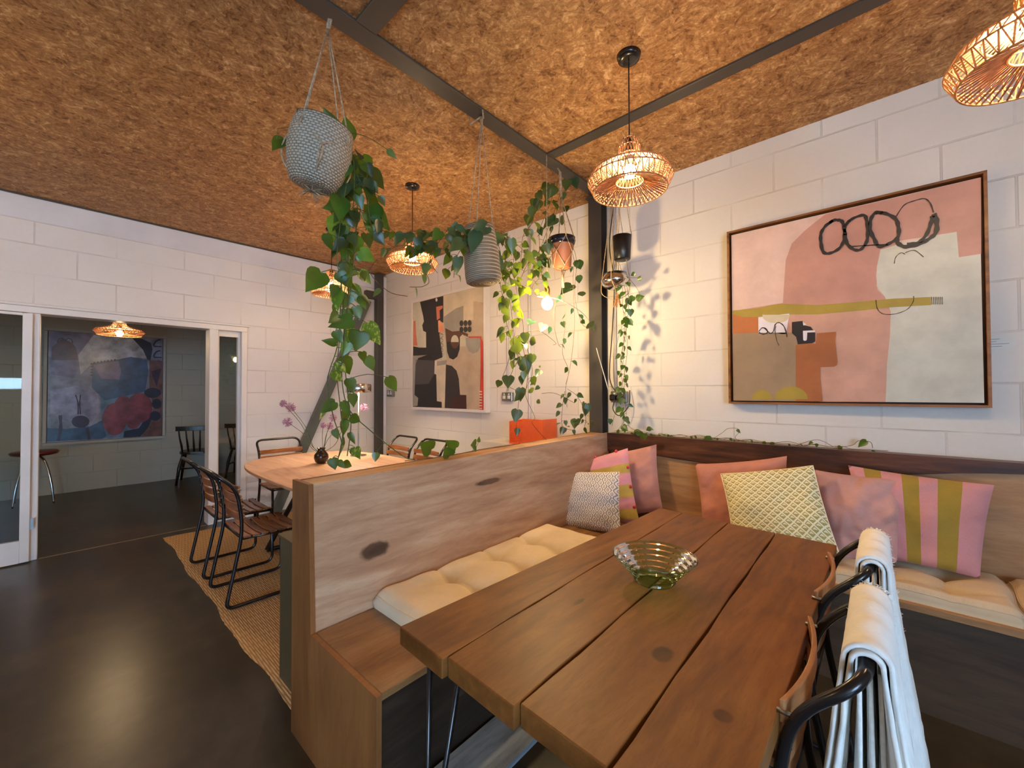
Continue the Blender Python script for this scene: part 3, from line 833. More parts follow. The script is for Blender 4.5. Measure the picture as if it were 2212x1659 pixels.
# ------------------------------------------------------------------ rounded table with lamp and vase
t2 = thing('rounded_table', (-3.5, 1.65, 0), 'pale wooden table with rounded corners behind the partition', 'table')
cx, cy, ax, ay = -3.42, 1.65, 1.12, .60
poly = []
for k in range(72):
    a = 2*math.pi*k/72; c_, s_ = math.cos(a), math.sin(a); e = 2/3.2
    poly.append((cx+ax*math.copysign(abs(c_)**e, c_), cy+ay*math.copysign(abs(s_)**e, s_)))
MB().prism(poly, .728, .75).build('tabletop', M['tabletop'], t2, bev=.004)
MB().box((cx-.6, cy-.05, .68), (cx+.6, cy+.05, .728)).build('rail', M['beam'], t2)
for sx in (-.55, .55):
    g = MB(); g.tube(fillet([(cx+sx, cy-.42, .03), (cx+sx, cy-.05, .70), (cx+sx, cy+.05, .70), (cx+sx, cy+.42, .03)], .05), .022, 8)
    g.tube([(cx+sx, cy-.42, .03), (cx+sx, cy+.42, .03)], .02, 8); g.build('leg', M['black'], t2)
LM = Vector((-3.93, 2.04, .75))
lp = thing('table_lamp', LM, 'slim chrome table lamp with drum shade on the rounded table', 'lamp')
MB().lathe([(.0, 0), (.075, 0), (.078, .008), (.02, .014), (.007, .02)], LM, 28).build('base', M['chrome'], lp)
MB().lathe([(.007, .015), (.007, .66), (.0, .66)], LM, 12).build('stem', M['steel'], lp)
MB().lathe([(.122, .635), (.124, .637), (.124, .715), (.118, .722), (.01, .722), (.01, .718), (.116, .716), (.120, .71), (.120, .637), (.122, .635)], LM, 40).build('lamp_shade', M['chrome'], lp)
MB().lathe([(.0, .675), (.06, .675), (.06, .69), (.0, .69)], LM, 24).build('light_disc', emis('lamp_disc', (1, .86, .68), 300), lp)
# vase with alliums
VP = Vector(onz(694, 1001, .75)); VP.z = .75
tag(MB().lathe([(.0, 0), (.03, 0), (.052, .02), (.062, .05), (.058, .08), (.036, .11), (.028, .125), (.036, .14), (.033, .14), (.025, .125), (.03, .1), (.05, .07), (.05, .03), (.0, .01)], VP, 28).build('bud_vase', M['vase'], None, VP), 'small dark brown glazed vase on the rounded table', 'vase')
for (x, y, rr, lb) in ((628, 880, .042, 'mauve allium, upper of the left pair of blooms'), (621, 912, .04, 'mauve allium, lower bloom of the left group'), (612, 872, .03, 'mauve allium behind the topmost left bloom'), (787, 881, .044, 'mauve allium alone at right, near the lamp stem'),
                   (719, 902, .035, 'mauve allium half hidden among trailing leaves'), (713, 920, .034, 'mauve allium just above the vase'), (698, 919, .026, 'smallest mauve allium left above the vase'), (722, 934, .03, 'mauve allium lowest, right above the vase rim')):
    X_ = VP.x + rnd.uniform(-.08, .08); c = onx(x, y, X_)
    al = thing('allium_flower', c, lb, 'flower', 'alliums in the dark vase')
    m = MB(); rs = random.Random(x)
    for k in range(90):
        z = rs.uniform(-1, 1); a = rs.uniform(0, 6.283); q = math.sqrt(1-z*z); d = Vector((q*math.cos(a), q*math.sin(a), z))
        m.tube([c+d*.004, c+d*rr*rs.uniform(.82, 1.05)], [.0006, .0014], 4)
        e = c+d*rr; s1 = d.orthogonal().normalized()*.004; s2 = d.cross(s1)
        m.add([e-s1, e-s2, e+s1, e+s2], [(0, 1, 2, 3)]); m.add([e-s1+d*.003, e, e+s1+d*.003, e-d*.002], [(0, 1, 2, 3)])
    m.build('bloom', M['allium'], al)
    q = Vector((VP.x+(c.x-VP.x)*.05, VP.y+(c.y-VP.y)*.05, VP.z+.10))
    MB().tube(catmull([q, q+Vector((0, (c.y-q.y)*.25, .06)), (q+c)/2+Vector((0, 0, .03)), c]), .0022, 6).build('stalk', M['stem'], al)

# jute rug
b = MB(); NX, NY = 110, 80; V = []; F = []; U = []
rx0, rx1, ry0, ry1 = -5.12, -1.9, .70, 2.9
for j in range(NY+1):
    for i in range(NX+1):
        x = rx0+(rx1-rx0)*i/NX; y = ry0+(ry1-ry0)*j/NY
        ed = 1 if j in (0, NY) or i in (0, NX) else 0
        y += (.010*math.sin(x*5.1)+.005*math.sin(x*13)+.005*noise.noise(Vector((x*30, 0, 1))))*(1-j/NY)
        x += (.012*math.sin(y*7))*(1-i/NX)
        V.append((x, y, .001 if ed else .010+.0015*noise.noise(Vector((x*9, y*9, 0))))); U.append(((x-rx0)/1.0*.55, (y-ry0)/1.0*.9))
for j in range(NY):
    for i in range(NX): F.append((j*(NX+1)+i, j*(NX+1)+i+1, (j+1)*(NX+1)+i+1, (j+1)*(NX+1)+i))
b.add(V, F, 0, True, U); single(b.build('jute_rug', M['jute']), 'woven jute rug under the rounded table and its chairs', 'rug')

# ------------------------------------------------------------------ woven pendants
PR = [(.174, 0), (.200, .052), (.180, .088), (.118, .118), (.064, .148), (.052, .172), (.050, .212), (.036, .25)]
CNT = [40, 42, 56, 48, 28, 20, 15]
def pendant(loc, zc, label, prof=PR, group='woven rattan pendant lamps'):
    x, y, z0 = loc
    t = thing('pendant_lamp', (x, y, z0), label, 'lamp', group)
    c = Vector((x, y, z0)); m = MB()
    for i, (r, z) in enumerate(prof):
        m.tube([c+Vector((r*math.cos(a), r*math.sin(a), z)) for a in [2*math.pi*k/40 for k in range(40)]], .0034 if i in (0, 2, 3) else .0026, 6, True)
    rs = random.Random(3); hk = prof[-1][1]/.25
    full = [(.066, .046*hk)]+list(prof)
    m.tube([c+Vector((.066*math.cos(a), .066*math.sin(a), .046*hk)) for a in [2*math.pi*k/40 for k in range(40)]], .0034, 6, True)
    for i in range(len(full)-1):
        n_ = ([50]+CNT)[i]; (r0, z_0), (r1, z_1) = full[i], full[i+1]
        for k in range(n_):
            for sg in (-1, 1):
                a0 = 2*math.pi*(k+rs.uniform(-.1, .1))/n_; a1 = a0+sg*math.pi/n_*.9
                p0 = c+Vector((r0*math.cos(a0), r0*math.sin(a0), z_0)); p1 = c+Vector((r1*math.cos(a1), r1*math.sin(a1), z_1))
                m.tube([p0, p1], .0023, 4, cap=False)
    m.build('lamp_shade', M['rattan'], t)
    h = prof[-1][1]
    MB().lathe([(.0, h+.01), (.018, h+.01), (.02, h-.06), (.022, h-.10), (.0, h-.10)], c, 16).build('bulb_holder', M['black'], t)
    bh = [q for q in t.children if q.name.startswith('bulb_holder')][0]
    bc = c+Vector((0, 0, h-.155)); 
    MB().ball(bc, .030, n=10, sz=1.15).build('bulb', M['bulb'], bh)
    MB().tube([c+Vector((0, 0, h)), (x, y, zc)], .0035, 8).build('cable', M['cable'], t)
    MB().lathe([(.0, -.026), (.03, -.026), (.052, -.02), (.058, 0), (.0, 0)], (x, y, zc), 32).build('ceiling_rose', M['black'], t)
    return t
pA = pendant((-.905, 1.861, 2.372), ZC, 'large lit woven pendant hanging over the oak table')
dup(pA, (.355, 1.90, 2.34), 0, 'woven pendant cut off by the right edge of the photo')
dup(pA, (-2.771, 1.887, 2.372), 0, 'woven pendant hidden behind trailing leaves, dark rose above')
dup(pA, (-4.13, 1.85, 2.372), 0, 'woven pendant near the left wall behind the long pothos vines')
pI = pendant((-6.3, .46, 2.03), ZC, 'wide hat shaped woven pendant in the inner room seen through the doorway', [(r*1.06, z*.7) for r, z in PR])

# ------------------------------------------------------------------ paintings
def poly_on(m, pts, mi, layer, f, out):
    V = [f(x, y)+out*(.0006*layer) for x, y in pts]
    m.add(V, [tuple(range(len(V)))], mi)
def stroke(m, pts, wd, mi, layer, f, out, n=6, closed=False):
    P = [f(x, y)+out*(.0006*layer) for x, y in pts]
    if closed: P = P+[P[0]]
    P = catmull(P, n); V = []; F = []
    for i, p in enumerate(P):
        d = (P[min(i+1, len(P)-1)]-P[max(i-1, 0)]).normalized(); s = d.cross(out).normalized()*wd/2*(1+.35*math.sin(i*1.3)*.5)
        V += [p-s, p+s]
    for i in range(len(P)-1): F.append((2*i, 2*i+1, 2*i+3, 2*i+2))
    m.add(V, F, mi)
def ell(cx, cy, rx, ry, a0=0, a1=360, n=24, tilt=0):
    o = []
    for k in range(n+1 if a1-a0 < 360 else n):
        a = R(a0+(a1-a0)*k/n); x, y = rx*math.cos(a), ry*math.sin(a); o.append((cx+x*math.cos(tilt)-y*math.sin(tilt), cy+x*math.sin(tilt)+y*math.cos(tilt)))
    return o
PC = {}
def pmats(cols, rough=.45, vary=.045, scale=5):
    o = []
    for c in cols:
        if c not in PC: PC[c] = plain('paint_%d_%d_%d' % c, c, rough, vary=vary, scale=scale, bmp=.25)
        o.append(PC[c])
    return o
# painting 1 (pink)
Y1 = 3.052
def z1(x, y): return ony(1560+x/3.130, 370+y/3.130, Y1)
TL, TR, BR, BL = z1(66, 430), z1(1745, 45), z1(1765, 1562), z1(70, 1548)
x0, x1 = (TL.x+BL.x)/2, (TR.x+BR.x)/2; zt, zb = (TL.z+TR.z)/2, (BL.z+BR.z)/2
pt = thing('abstract_painting', (x0, 3.08, zb), 'large square pink, cream and olive abstract painting in a wooden frame', 'painting')
cols = [(218, 184, 172), (196, 142, 126), (206, 156, 134), (204, 200, 184), (166, 142, 56), (188, 112, 62), (230, 220, 224), (158, 132, 104), (172, 102, 56), (38, 32, 32), (206, 190, 160), (230, 190, 170)]
m = MB(); out = Vector((0, -1, 0))
m.box((x0, Y1, zb), (x1, Y1+.03, zt), 0)
CV = [(75, 440), (1730, 60), (1745, 1552), (85, 1545)]
poly_on(m, [(700, 290), (1750, 42), (1752, 558), (1600, 582), (1585, 410), (1460, 430), (1200, 470), (1190, 505), (1070, 530), (1040, 700), (1050, 800), (1100, 850), (1140, 950), (1135, 1100), (1115, 1300), (1105, 1560), (78, 1550), (72, 945), (410, 890), (430, 600), (470, 490), (560, 400), (640, 335)], 1, 1, z1, out)
poly_on(m, [(420, 950), (1140, 930), (1135, 1100), (1115, 1300), (1105, 1560), (660, 1558)], 2, 2, z1, out)
poly_on(m, [(1070, 532), (1200, 490), (1460, 430), (1585, 410), (1600, 582), (1748, 560), (1772, 1566), (1105, 1560), (1115, 1300), (1135, 1100), (1140, 950), (1100, 850), (1045, 780), (1045, 650)], 3, 3, z1, out)
poly_on(m, [(71, 942), (250, 925), (330, 905), (410, 895), (520, 900), (640, 905), (900, 885), (1150, 862), (1410, 850), (1412, 905), (1150, 920), (900, 945), (640, 968), (450, 968), (260, 985), (130, 985), (72, 968)], 4, 4, z1, out)
poly_on(m, [(72, 960), (130, 985), (240, 985), (247, 1105), (74, 1105)], 5, 4, z1, out)
poly_on(m, [(245, 987), (455, 962), (440, 1060), (430, 1100), (245, 1112)], 6, 5, z1, out)
poly_on(m, ell(365, 975, 92, 52, -5, 185), 10, 6, z1, out)
poly_on(m, [(74, 1098), (240, 1092), (500, 1090), (515, 1168), (500, 1300), (500, 1555), (76, 1550)], 7, 5, z1, out)
poly_on(m, [(498, 1180), (515, 1165), (632, 1165), (640, 1095), (770, 1085), (765, 1150), (781, 1290), (775, 1312), (755, 1322), (665, 1325), (665, 1400), (680, 1557), (498, 1555)], 8, 6, z1, out)
poly_on(m, [(472, 1020), (545, 1012), (548, 1040), (600, 1052), (630, 1092), (630, 1150), (610, 1162), (512, 1170), (500, 1120), (472, 1095)], 9, 7, z1, out)
def z1b(x, y): return ony(1560+x/5.923, 600+y/5.923, Y1)
poly_on(m, [(1035, 680), (1190, 672), (1192, 698), (1090, 702), (1085, 790), (1075, 806), (1052, 808), (1038, 795)], 6, 8, z1b, out)
poly_on(m, [(1032, 565), (1080, 600), (1040, 612)], 6, 8, z1b, out)
poly_on(m, ell(270, 1541, 68, 62, 180, 360), 4, 7, z1, out); poly_on(m, ell(468, 1541, 112, 86, 180, 360), 4, 7, z1, out)
def z1c(x, y): return ony(1740+x/5.53, 400+y/5.53, Y1)
for pts, wd in (([(330, 425), (250, 480), (190, 570), (185, 680), (215, 800), (290, 815), (400, 760), (460, 660), (465, 540), (440, 440), (390, 420), (330, 425), (270, 470)], .016),
                ([(470, 490), (560, 405), (690, 362), (730, 420), (745, 560), (730, 680), (660, 770), (580, 770), (500, 700), (475, 590), (472, 490), (540, 415)], .015),
                ([(840, 330), (950, 340), (1070, 400), (1110, 500), (1105, 620), (1000, 700), (880, 735), (820, 640), (770, 520), (790, 390), (850, 325), (930, 340)], .016),
                ([(1080, 380), (1180, 240), (1300, 190), (1420, 165), (1490, 220), (1530, 330)], .005),
                ([(1530, 345), (1565, 420), (1560, 560), (1480, 640), (1350, 710), (1200, 740), (1110, 700), (1090, 640)], .018),
                ([(1515, 370), (1500, 450), (1440, 600), (1340, 690), (1210, 705)], .016),
                ([(560, 735), (700, 725), (850, 715), (1000, 715)], .006),
                ([(1060, 940), (1080, 860), (1140, 810), (1190, 830)], .003), ([(1190, 810), (1300, 780), (1410, 860)], .003)):
    stroke(m, pts, wd, 9, 9, z1c, out)
for pts, wd in (([(470, 690), (520, 640), (580, 680), (620, 715), (660, 680), (680, 600), (730, 575), (790, 620), (825, 720), (830, 760)], .005),
                ([(470, 700), (530, 722), (580, 700), (560, 650), (510, 640)], .006), ([(690, 620), (680, 700), (700, 800), (730, 870)], .003)):
    stroke(m, pts, wd, 9, 9, z1b, out)
stroke(m, [(1040, 870), (1050, 930), (1090, 965), (1170, 965), (1250, 935), (1290, 885), (1295, 845)], .003, 9, 9, z1, out)
for k in range(7): stroke(m, [(1415+k*12, 850), (1418+k*12, 900)], .002, 9, 9, z1, out)
poly_on(m, [(148, 1475), (166, 1475), (166, 1495), (148, 1495)], 7, 8, z1, out)
m.build('canvas', pmats(cols), pt)
fr = MB(); g = .012
for (a, c) in (((x0-g-.012, zb-g-.012), (x1+g+.012, zb-g)), ((x0-g-.012, zt+g), (x1+g+.012, zt+g+.012)), ((x0-g-.012, zb-g), (x0-g, zt+g)), ((x1+g, zb-g), (x1+g+.012, zt+g))):
    fr.box((a[0], 3.035, a[1]), (c[0], 3.095, c[1]))
fr.build('frame', M['framewood'], pt)
MB().box((x0-g, 3.083, zb-g), (x1+g, 3.09, zt+g)).build('backing', M['framedark'], pt)
lc = thing('label_card', ony(2160, 742, 3.098), 'small white caption card on the wall right of the pink painting', 'label')
a = ony(2133, 728, 3.098); c = ony(2192, 752, 3.098)
MB().box((a.x, 3.095, c.z), (c.x, 3.0985, a.z)).build('card', M['card'], lc)
ln = MB()
for k, ww in enumerate((.45, .3, .85, .55)):
    zz = a.z-(a.z-c.z)*(.2+.2*k); ln.box((a.x+.006, 3.0942, zz-.0015), (a.x+.006+(c.x-a.x-.012)*ww, 3.095, zz+.0005))
ln.build('printed_text', M['ink'], lc)
# painting 2 (black, grey)
Y2 = 3.035
def z2(x, y): return ony(870+x/5.925, 620+y/5.925, Y2)
TL, TR, BR, BL = z2(135, 210), z2(1035, -25), z2(1042, 1577), z2(122, 1532)
x0, x1 = (TL.x+BL.x)/2, (TR.x+BR.x)/2; zt, zb = (TL.z+TR.z)/2, (BL.z+BR.z)/2
p2 = thing('abstract_painting', (x0, 3.07, zb), 'black, beige and grey abstract painting on the wall behind the partition', 'painting')
cols = [(188, 164, 138), (34, 28, 28), (196, 186, 162), (200, 110, 84), (206, 188, 160), (152, 144, 132), (90, 56, 34), (52, 44, 40), (200, 60, 40), (66, 32, 26), (214, 206, 190), (230, 150, 110), (74, 70, 68)]
m = MB(); m.box((x0, Y2, zb), (x1, Y2+.03, zt), 0)
poly_on(m, [(137, 212), (225, 190), (250, 300), (272, 420), (265, 480), (295, 575), (302, 775), (215, 775), (135, 755)], 2, 1, z2, out)
poly_on(m, [(222, 192), (520, 115), (520, 460), (470, 430), (480, 570), (470, 600), (510, 900), (410, 940), (405, 1110), (430, 1120), (440, 1460), (500, 1470), (500, 1545), (190, 1535), (125, 1530), (135, 760), (215, 775), (300, 775), (300, 580), (262, 560), (250, 490), (272, 440), (262, 370), (245, 300)], 1, 2, z2, out)
poly_on(m, [(135, 880), (310, 870), (200, 910), (165, 990), (152, 1380), (200, 1420), (190, 1520), (127, 1528)], 5, 3, z2, out)
poly_on(m, [(165, 930), (400, 940), (405, 1115), (330, 1240), (160, 1250)], 12, 3, z2, out)
poly_on(m, [(138, 440), (165, 430), (170, 570), (190, 750), (136, 752)], 3, 3, z2, out)
poly_on(m, [(520, 115), (1030, -22), (1030, 200), (905, 180), (905, 420), (770, 440), (775, 240), (680, 275), (530, 380)], 4, 2, z2, out)
poly_on(m, [(530, 380), (680, 275), (778, 240), (778, 440), (730, 560), (650, 570), (560, 530), (530, 470)], 5, 3, z2, out)
poly_on(m, [(545, 525), (640, 570), (740, 560), (838, 600), (835, 640), (800, 620), (740, 630), (730, 720), (560, 710)], 6, 4, z2, out)
poly_on(m, [(560, 705), (732, 690), (730, 800), (700, 890), (650, 930), (600, 910), (570, 830)], 1, 5, z2, out)
poly_on(m, ell(670, 700, 50, 85), 2, 6, z2, out); poly_on(m, ell(670, 705, 48, 82, 0, 180), 6, 7, z2, out)
poly_on(m, [(735, 640), (770, 605), (805, 640), (808, 760), (735, 760)], 2, 6, z2, out)
poly_on(m, [(808, 650), (1000, 650), (1000, 760), (960, 830), (900, 852), (845, 820), (815, 750)], 5, 3, z2, out)
for cxx in (755, 807, 859):
    for cyy in (465, 545): poly_on(m, ell(cxx, cyy-(cxx-755)*.04, 25, 38), 1, 8, z2, out)
poly_on(m, [(845, 632), (1010, 630), (1010, 660), (1030, 700), (1042, 1577), (985, 1570), (1000, 1000), (998, 690), (990, 650), (845, 650)], 8, 8, z2, out)
for k in range(7): poly_on(m, [(984, 1330+k*36), (1020, 1332+k*36), (1020, 1346+k*36), (984, 1344+k*36)], 10, 9, z2, out)
poly_on(m, [(550, 990), (630, 1010), (690, 1070), (720, 1180), (735, 1380), (815, 1382), (818, 1560), (540, 1548)], 7, 4, z2, out)
poly_on(m, [(725, 1382), (815, 1382), (818, 1560), (600, 1552), (620, 1420)], 9, 5, z2, out)
poly_on(m, [(412, 945), (560, 935), (555, 990), (540, 1548), (505, 1545), (500, 1470), (440, 1460), (432, 1120), (408, 1112)], 4, 5, z2, out)
poly_on(m, [(440, 950), (568, 935), (560, 990), (440, 1010)], 5, 6, z2, out)
poly_on(m, [(430, 255), (515, 237), (515, 270), (475, 300), (480, 400), (440, 425)], 3, 6, z2, out)
poly_on(m, [(455, 430), (480, 425), (500, 470), (520, 480), (530, 580), (460, 580)], 11, 6, z2, out)
poly_on(m, [(490, 470), (530, 450), (560, 880), (565, 935), (510, 935), (500, 600)], 2, 5, z2, out)
for k in range(5): stroke(m, [(485, 600+k*62), (515, 605+k*62), (515, 640+k*62), (492, 645+k*62)], .006, 1, 9, z2, out)
poly_on(m, ell(436, 165, 13, 22), 10, 8, z2, out)
m.build('canvas', pmats(cols), p2)
fr = MB()
for (a, c) in (((x0-.03, zb-.03), (x1+.03, zb)), ((x0-.03, zt), (x1+.03, zt+.03)), ((x0-.03, zb), (x0, zt)), ((x1, zb), (x1+.03, zt))):
    fr.box((a[0], 3.03, a[1]), (c[0], 3.098, c[1]))
fr.build('frame', M['frame_white'], p2)
# painting 3 (blue, inner room)
X3 = XI+.045
def z3(x, y): return onx(90+x/5.72, 680+y/5.72, X3)
TL, TR, BR, BL = z3(95, 195), z3(1500, 300), z3(1480, 1505), z3(55, 1570)
y0, y1 = (TL.y+BL.y)/2, (TR.y+BR.y)/2; zt, zb = (TL.z+TR.z)/2, (BL.z+BR.z)/2
p3 = thing('abstract_painting', (XI+.03, y0, zb), 'large square blue and violet abstract painting in the inner room', 'painting')
cols = [(132, 132, 150), (58, 84, 118), (120, 108, 140), (190, 186, 190), (30, 38, 60), (128, 58, 70), (112, 76, 70), (150, 146, 176), (92, 60, 66), (92, 120, 150), (56, 40, 66)]
out = Vector((1, 0, 0)); m = MB(); m.box((X3-.03, y0, zb), (X3, y1, zt), 0)
poly_on(m, [(100, 205), (650, 245), (560, 380), (470, 640), (400, 780), (110, 740)], 2, 1, z3, out)
poly_on(m, [(125, 400), (200, 340), (260, 290), (380, 350), (430, 420), (450, 560), (120, 560)], 8, 2, z3, out)
poly_on(m, [(640, 250), (1130, 290), (1250, 420), (1310, 540), (1100, 520), (900, 560), (620, 600), (480, 740), (450, 500)], 3, 2, z3, out)
poly_on(m, [(620, 600), (900, 560), (1100, 520), (1300, 560), (1320, 700), (1280, 950), (1000, 1010), (780, 1060), (620, 900)], 1, 3, z3, out)
poly_on(m, [(640, 620), (950, 570), (980, 700), (960, 800), (740, 790)], 2, 4, z3, out)
poly_on(m, [(110, 930), (430, 880), (700, 960), (720, 1200), (600, 1380), (100, 1230)], 7, 2, z3, out)
poly_on(m, [(70, 1400), (300, 1410), (600, 1380), (750, 1300), (800, 1500), (760, 1530), (58, 1568)], 1, 3, z3, out)
poly_on(m, [(720, 1000), (1280, 900), (1380, 1180), (1330, 1330), (1230, 1500), (760, 1525)], 9, 1, z3, out)
poly_on(m, ell(900, 1290, 150, 200), 5, 5.2, z3, out); poly_on(m, ell(1010, 1170, 120, 170), 5, 5.6, z3, out); poly_on(m, ell(1210, 1150, 160, 185), 5, 6, z3, out); poly_on(m, ell(1130, 1320, 90, 90), 5, 6.4, z3, out)
poly_on(m, [(1020, 1440), (1200, 1400), (1340, 1200), (1380, 1250), (1310, 1400), (1220, 1505), (1010, 1515)], 4, 5, z3, out)
poly_on(m, [(1120, 290), (1250, 300), (1350, 350), (1370, 430), (1345, 560), (1310, 560), (1250, 430)], 4, 4, z3, out)
for c3 in ((1435, 355), (1435, 490)): stroke(m, ell(c3[0]+30, c3[1]+30, 80, 75, 180, 270, 8), .02, 4, 6, z3, out); stroke(m, [(c3[0]-50, c3[1]+35), (c3[0]+45, c3[1]+38)], .018, 4, 6, z3, out)
poly_on(m, [(1330, 560), (1490, 570), (1480, 1500), (1230, 1505), (1340, 1330), (1380, 1150), (1330, 900)], 6, 3, z3, out)
poly_on(m, [(1350, 700), (1480, 660), (1420, 890)], 10, 6, z3, out)
for e_ in ((1370, 965, 105, 62), (1420, 1100, 60, 62), (1400, 1250, 70, 60)): poly_on(m, ell(*e_), 4, 6, z3, out)
poly_on(m, ell(480, 1320, 110, 75), 10, 5, z3, out)
for k in range(7): poly_on(m, [(640+k*42, 585-k*6), (665+k*42, 582-k*6), (665+k*42, 604-k*6), (640+k*42, 607-k*6)], 4, 6, z3, out)
for k in range(5): poly_on(m, [(602, 600+k*35), (640, 597+k*35), (640, 612+k*35), (602, 615+k*35)], 4, 6, z3, out)
for pts, wd in (([(195, 340), (215, 300), (250, 290), (275, 320)], .01), ([(290, 320), (330, 290), (370, 310), (385, 350)], .01), ([(420, 990), (450, 1100), (450, 1230)], .014), ([(480, 990), (470, 1100), (480, 1230)], .014), ([(230, 1240), (235, 1400), (205, 1560)], .03), ([(560, 1400), (590, 1540)], .03)):
    stroke(m, pts, wd, 10, 7, z3, out)
m.build('canvas', pmats(cols, .3, .16, 7), p3)
fr = MB()
for (a, c) in (((y0-.04, zb-.04), (y1+.04, zb-.006)), ((y0-.04, zt+.006), (y1+.04, zt+.04)), ((y0-.04, zb), (y0-.008, zt)), ((y1+.008, zb), (y1+.04, zt))):
    fr.box((XI, a[0], a[1]), (XI+.05, c[0], c[1]))
fr.build('frame', M['pitch'], p3)

# ------------------------------------------------------------------ inner room furniture
def spindle_chair(loc, rz, label):
    t = thing('spindle_chair', (0, 0, 0), label, 'chair', 'dark spindle back chairs in the inner room')
    MB().prism([(.2*math.copysign(abs(math.cos(a))**.7, math.cos(a)), .2*math.copysign(abs(math.sin(a))**.7, math.sin(a))) for a in [2*math.pi*k/28 for k in range(28)]], .43, .465).build('seat', M['darkwood'], t, bev=.006)
    for sx in (-1, 1):
        for sy in (-1, 1):
            MB().tube([(sx*.15, sy*.14, .43), (sx*.185, sy*.18, .25), (sx*.21, sy*.21, 0)], [.017, .02, .013], 10).build('leg', M['darkwood'], t)
    g = MB(); g.tube([(-.19, -.17, .2), (-.19, .17, .2)], .011); g.tube([(.19, -.17, .2), (.19, .17, .2)], .011); g.tube([(-.19, 0, .2), (.19, 0, .2)], .011); g.build('stretcher', M['darkwood'], t)
    for k in range(6):
        x = -.17+.068*k; MB().tube([(x*.9, -.17, .46), (x*.95, -.19, .56), (x*1.05, -.215, .68), (x*1.1, -.24, .80)], [.009, .013, .009, .008], 8).build('spindle', M['darkwood'], t)
    top = []
    for k in range(13): a = -1+k/6; top.append((a*.22, -.25+.03*a*a, .80+.0*a))
    m = MB(); V = []; F = []
    for (x, y, z) in top: V += [(x, y-.012, z-.02), (x, y+.012, z-.02), (x, y+.012, z+.045), (x, y-.012, z+.045)]
    for i in range(12):
        for k in range(4): F.append((4*i+k, 4*i+(k+1) % 4, 4*i+4+(k+1) % 4, 4*i+4+k))
    F += [(0, 1, 2, 3), (48, 51, 50, 49)]; m.add(V, F, 0, False); m.build('crest_rail', M['darkwood'], t, bev=.005)
    t.location = loc; t.rotation_euler = (0, 0, rz)
    return t
sc = spindle_chair((-8.0, 1.50, 0), R(74), 'dark spindle back chair beside the blue painting, seen in the doorway')
sc.scale = (1.14, 1.14, 1.04)
dup(sc, (-8.0, 2.16, 0), R(62), 'dark spindle back chair seen through the narrow side window')
sl = thing('round_stool', (-7.95, -.18, 0), 'round oxblood stool with curved chrome legs in the inner room', 'stool')
MB().lathe([(.0, .60), (.15, .60), (.20, .615), (.215, .64), (.20, .655), (.0, .66)], (-7.95, -.18, 0), 36).build('seat', M['redseat'], sl)
for k in range(4):
    a = math.pi/4+k*math.pi/2; d = Vector((math.cos(a), math.sin(a), 0)); c = Vector((-7.95, -.18, 0))
    MB().tube(catmull([c+d*.05+Vector((0, 0, .60)), c+d*.13+Vector((0, 0, .5)), c+d*.2+Vector((0, 0, .25)), c+d*.235+Vector((0, 0, .0))]), .009, 8).build('leg', M['chrome'], sl)

# ------------------------------------------------------------------ wall services
def conduit(x, z0, z1_, label, r=.009, Yc=3.088):
    m = MB(); m.tube([(x, Yc, z0), (x, Yc, z1_)], r, 8)
    return single(m.build('conduit_pipe', M['white_steel']), label, 'pipe', 'painted conduits on the back wall')
conduit(-2.85, 1.40, 3.03, 'thin painted conduit running up from the double socket')
conduit(-2.56, .2, 3.03, 'painted conduit behind the lit hanging bulb', .012)
conduit(-1.64, 1.38, 3.03, 'pale conduit just right of the steel post', .011)
def socket(P, label, plugs=0):
    t = thing('wall_socket', P, label, 'socket', 'metal double sockets on the block walls')
    x, y, z = P
    MB().box((x-.07, 3.06, z-.045), (x+.07, 3.098, z+.045), bev=.004).build('faceplate', M['steel'], t)
    fp = t.children[0]
    for s in (-.033, .033):
        MB().box((x+s-.018, 3.056, z-.02), (x+s+.018, 3.0605, z+.012)).build('outlet', M['plastic'], fp); MB().box((x+s-.008, 3.054, z+.018), (x+s+.008, 3.0605, z+.034)).build('switch', M['plastic'], fp)
    for i in range(plugs):
        MB().box((x-.055+i*.06, 3.005, z-.03), (x-.005+i*.06, 3.056, z+.02), bev=.008).build('plug', M['black'], t)
socket((-2.84, 3.09, 1.338), 'metal double socket between the dark painting and hanging vines')
socket((-1.60, 3.09, 1.347), 'metal double socket with black plugs beside the steel post', 2)
socket((-5.03, 3.09, 1.37), 'metal double socket in the far corner beside the post')
cb_ = MB(); cb_.tube(catmull([(-1.60, 3.0, 1.33), (-1.6, 2.97, 1.25), (-1.56, 3.0, 1.2), (-1.50, 3.04, 1.28), (-1.51, 3.08, 1.4)]), .004)
cb_.tube(catmull([(-1.56, 3.0, 1.36), (-1.66, 3.03, 1.5), (-1.65, 3.06, 1.9), (-1.63, 3.06, 2.3), (-1.66, 3.04, 2.6), (-1.62, 3.06, 2.98)]), .004)
single(cb_.build('power_cable', M['cable']), 'loose black cable looping from the plugs beside the post', 'cable')
wc = MB(); a = ony(1270, 690, 2.98); c = ony(1315, 845, 3.0); wc.tube(catmull([onx(1160, 640, -1.72), onx(1215, 650, -1.74), a, (a+c)/2, c]), .0035)
single(wc.build('power_cable', M['plastic']), 'white cable running from the bare bulb across the post to the plugs', 'cable')
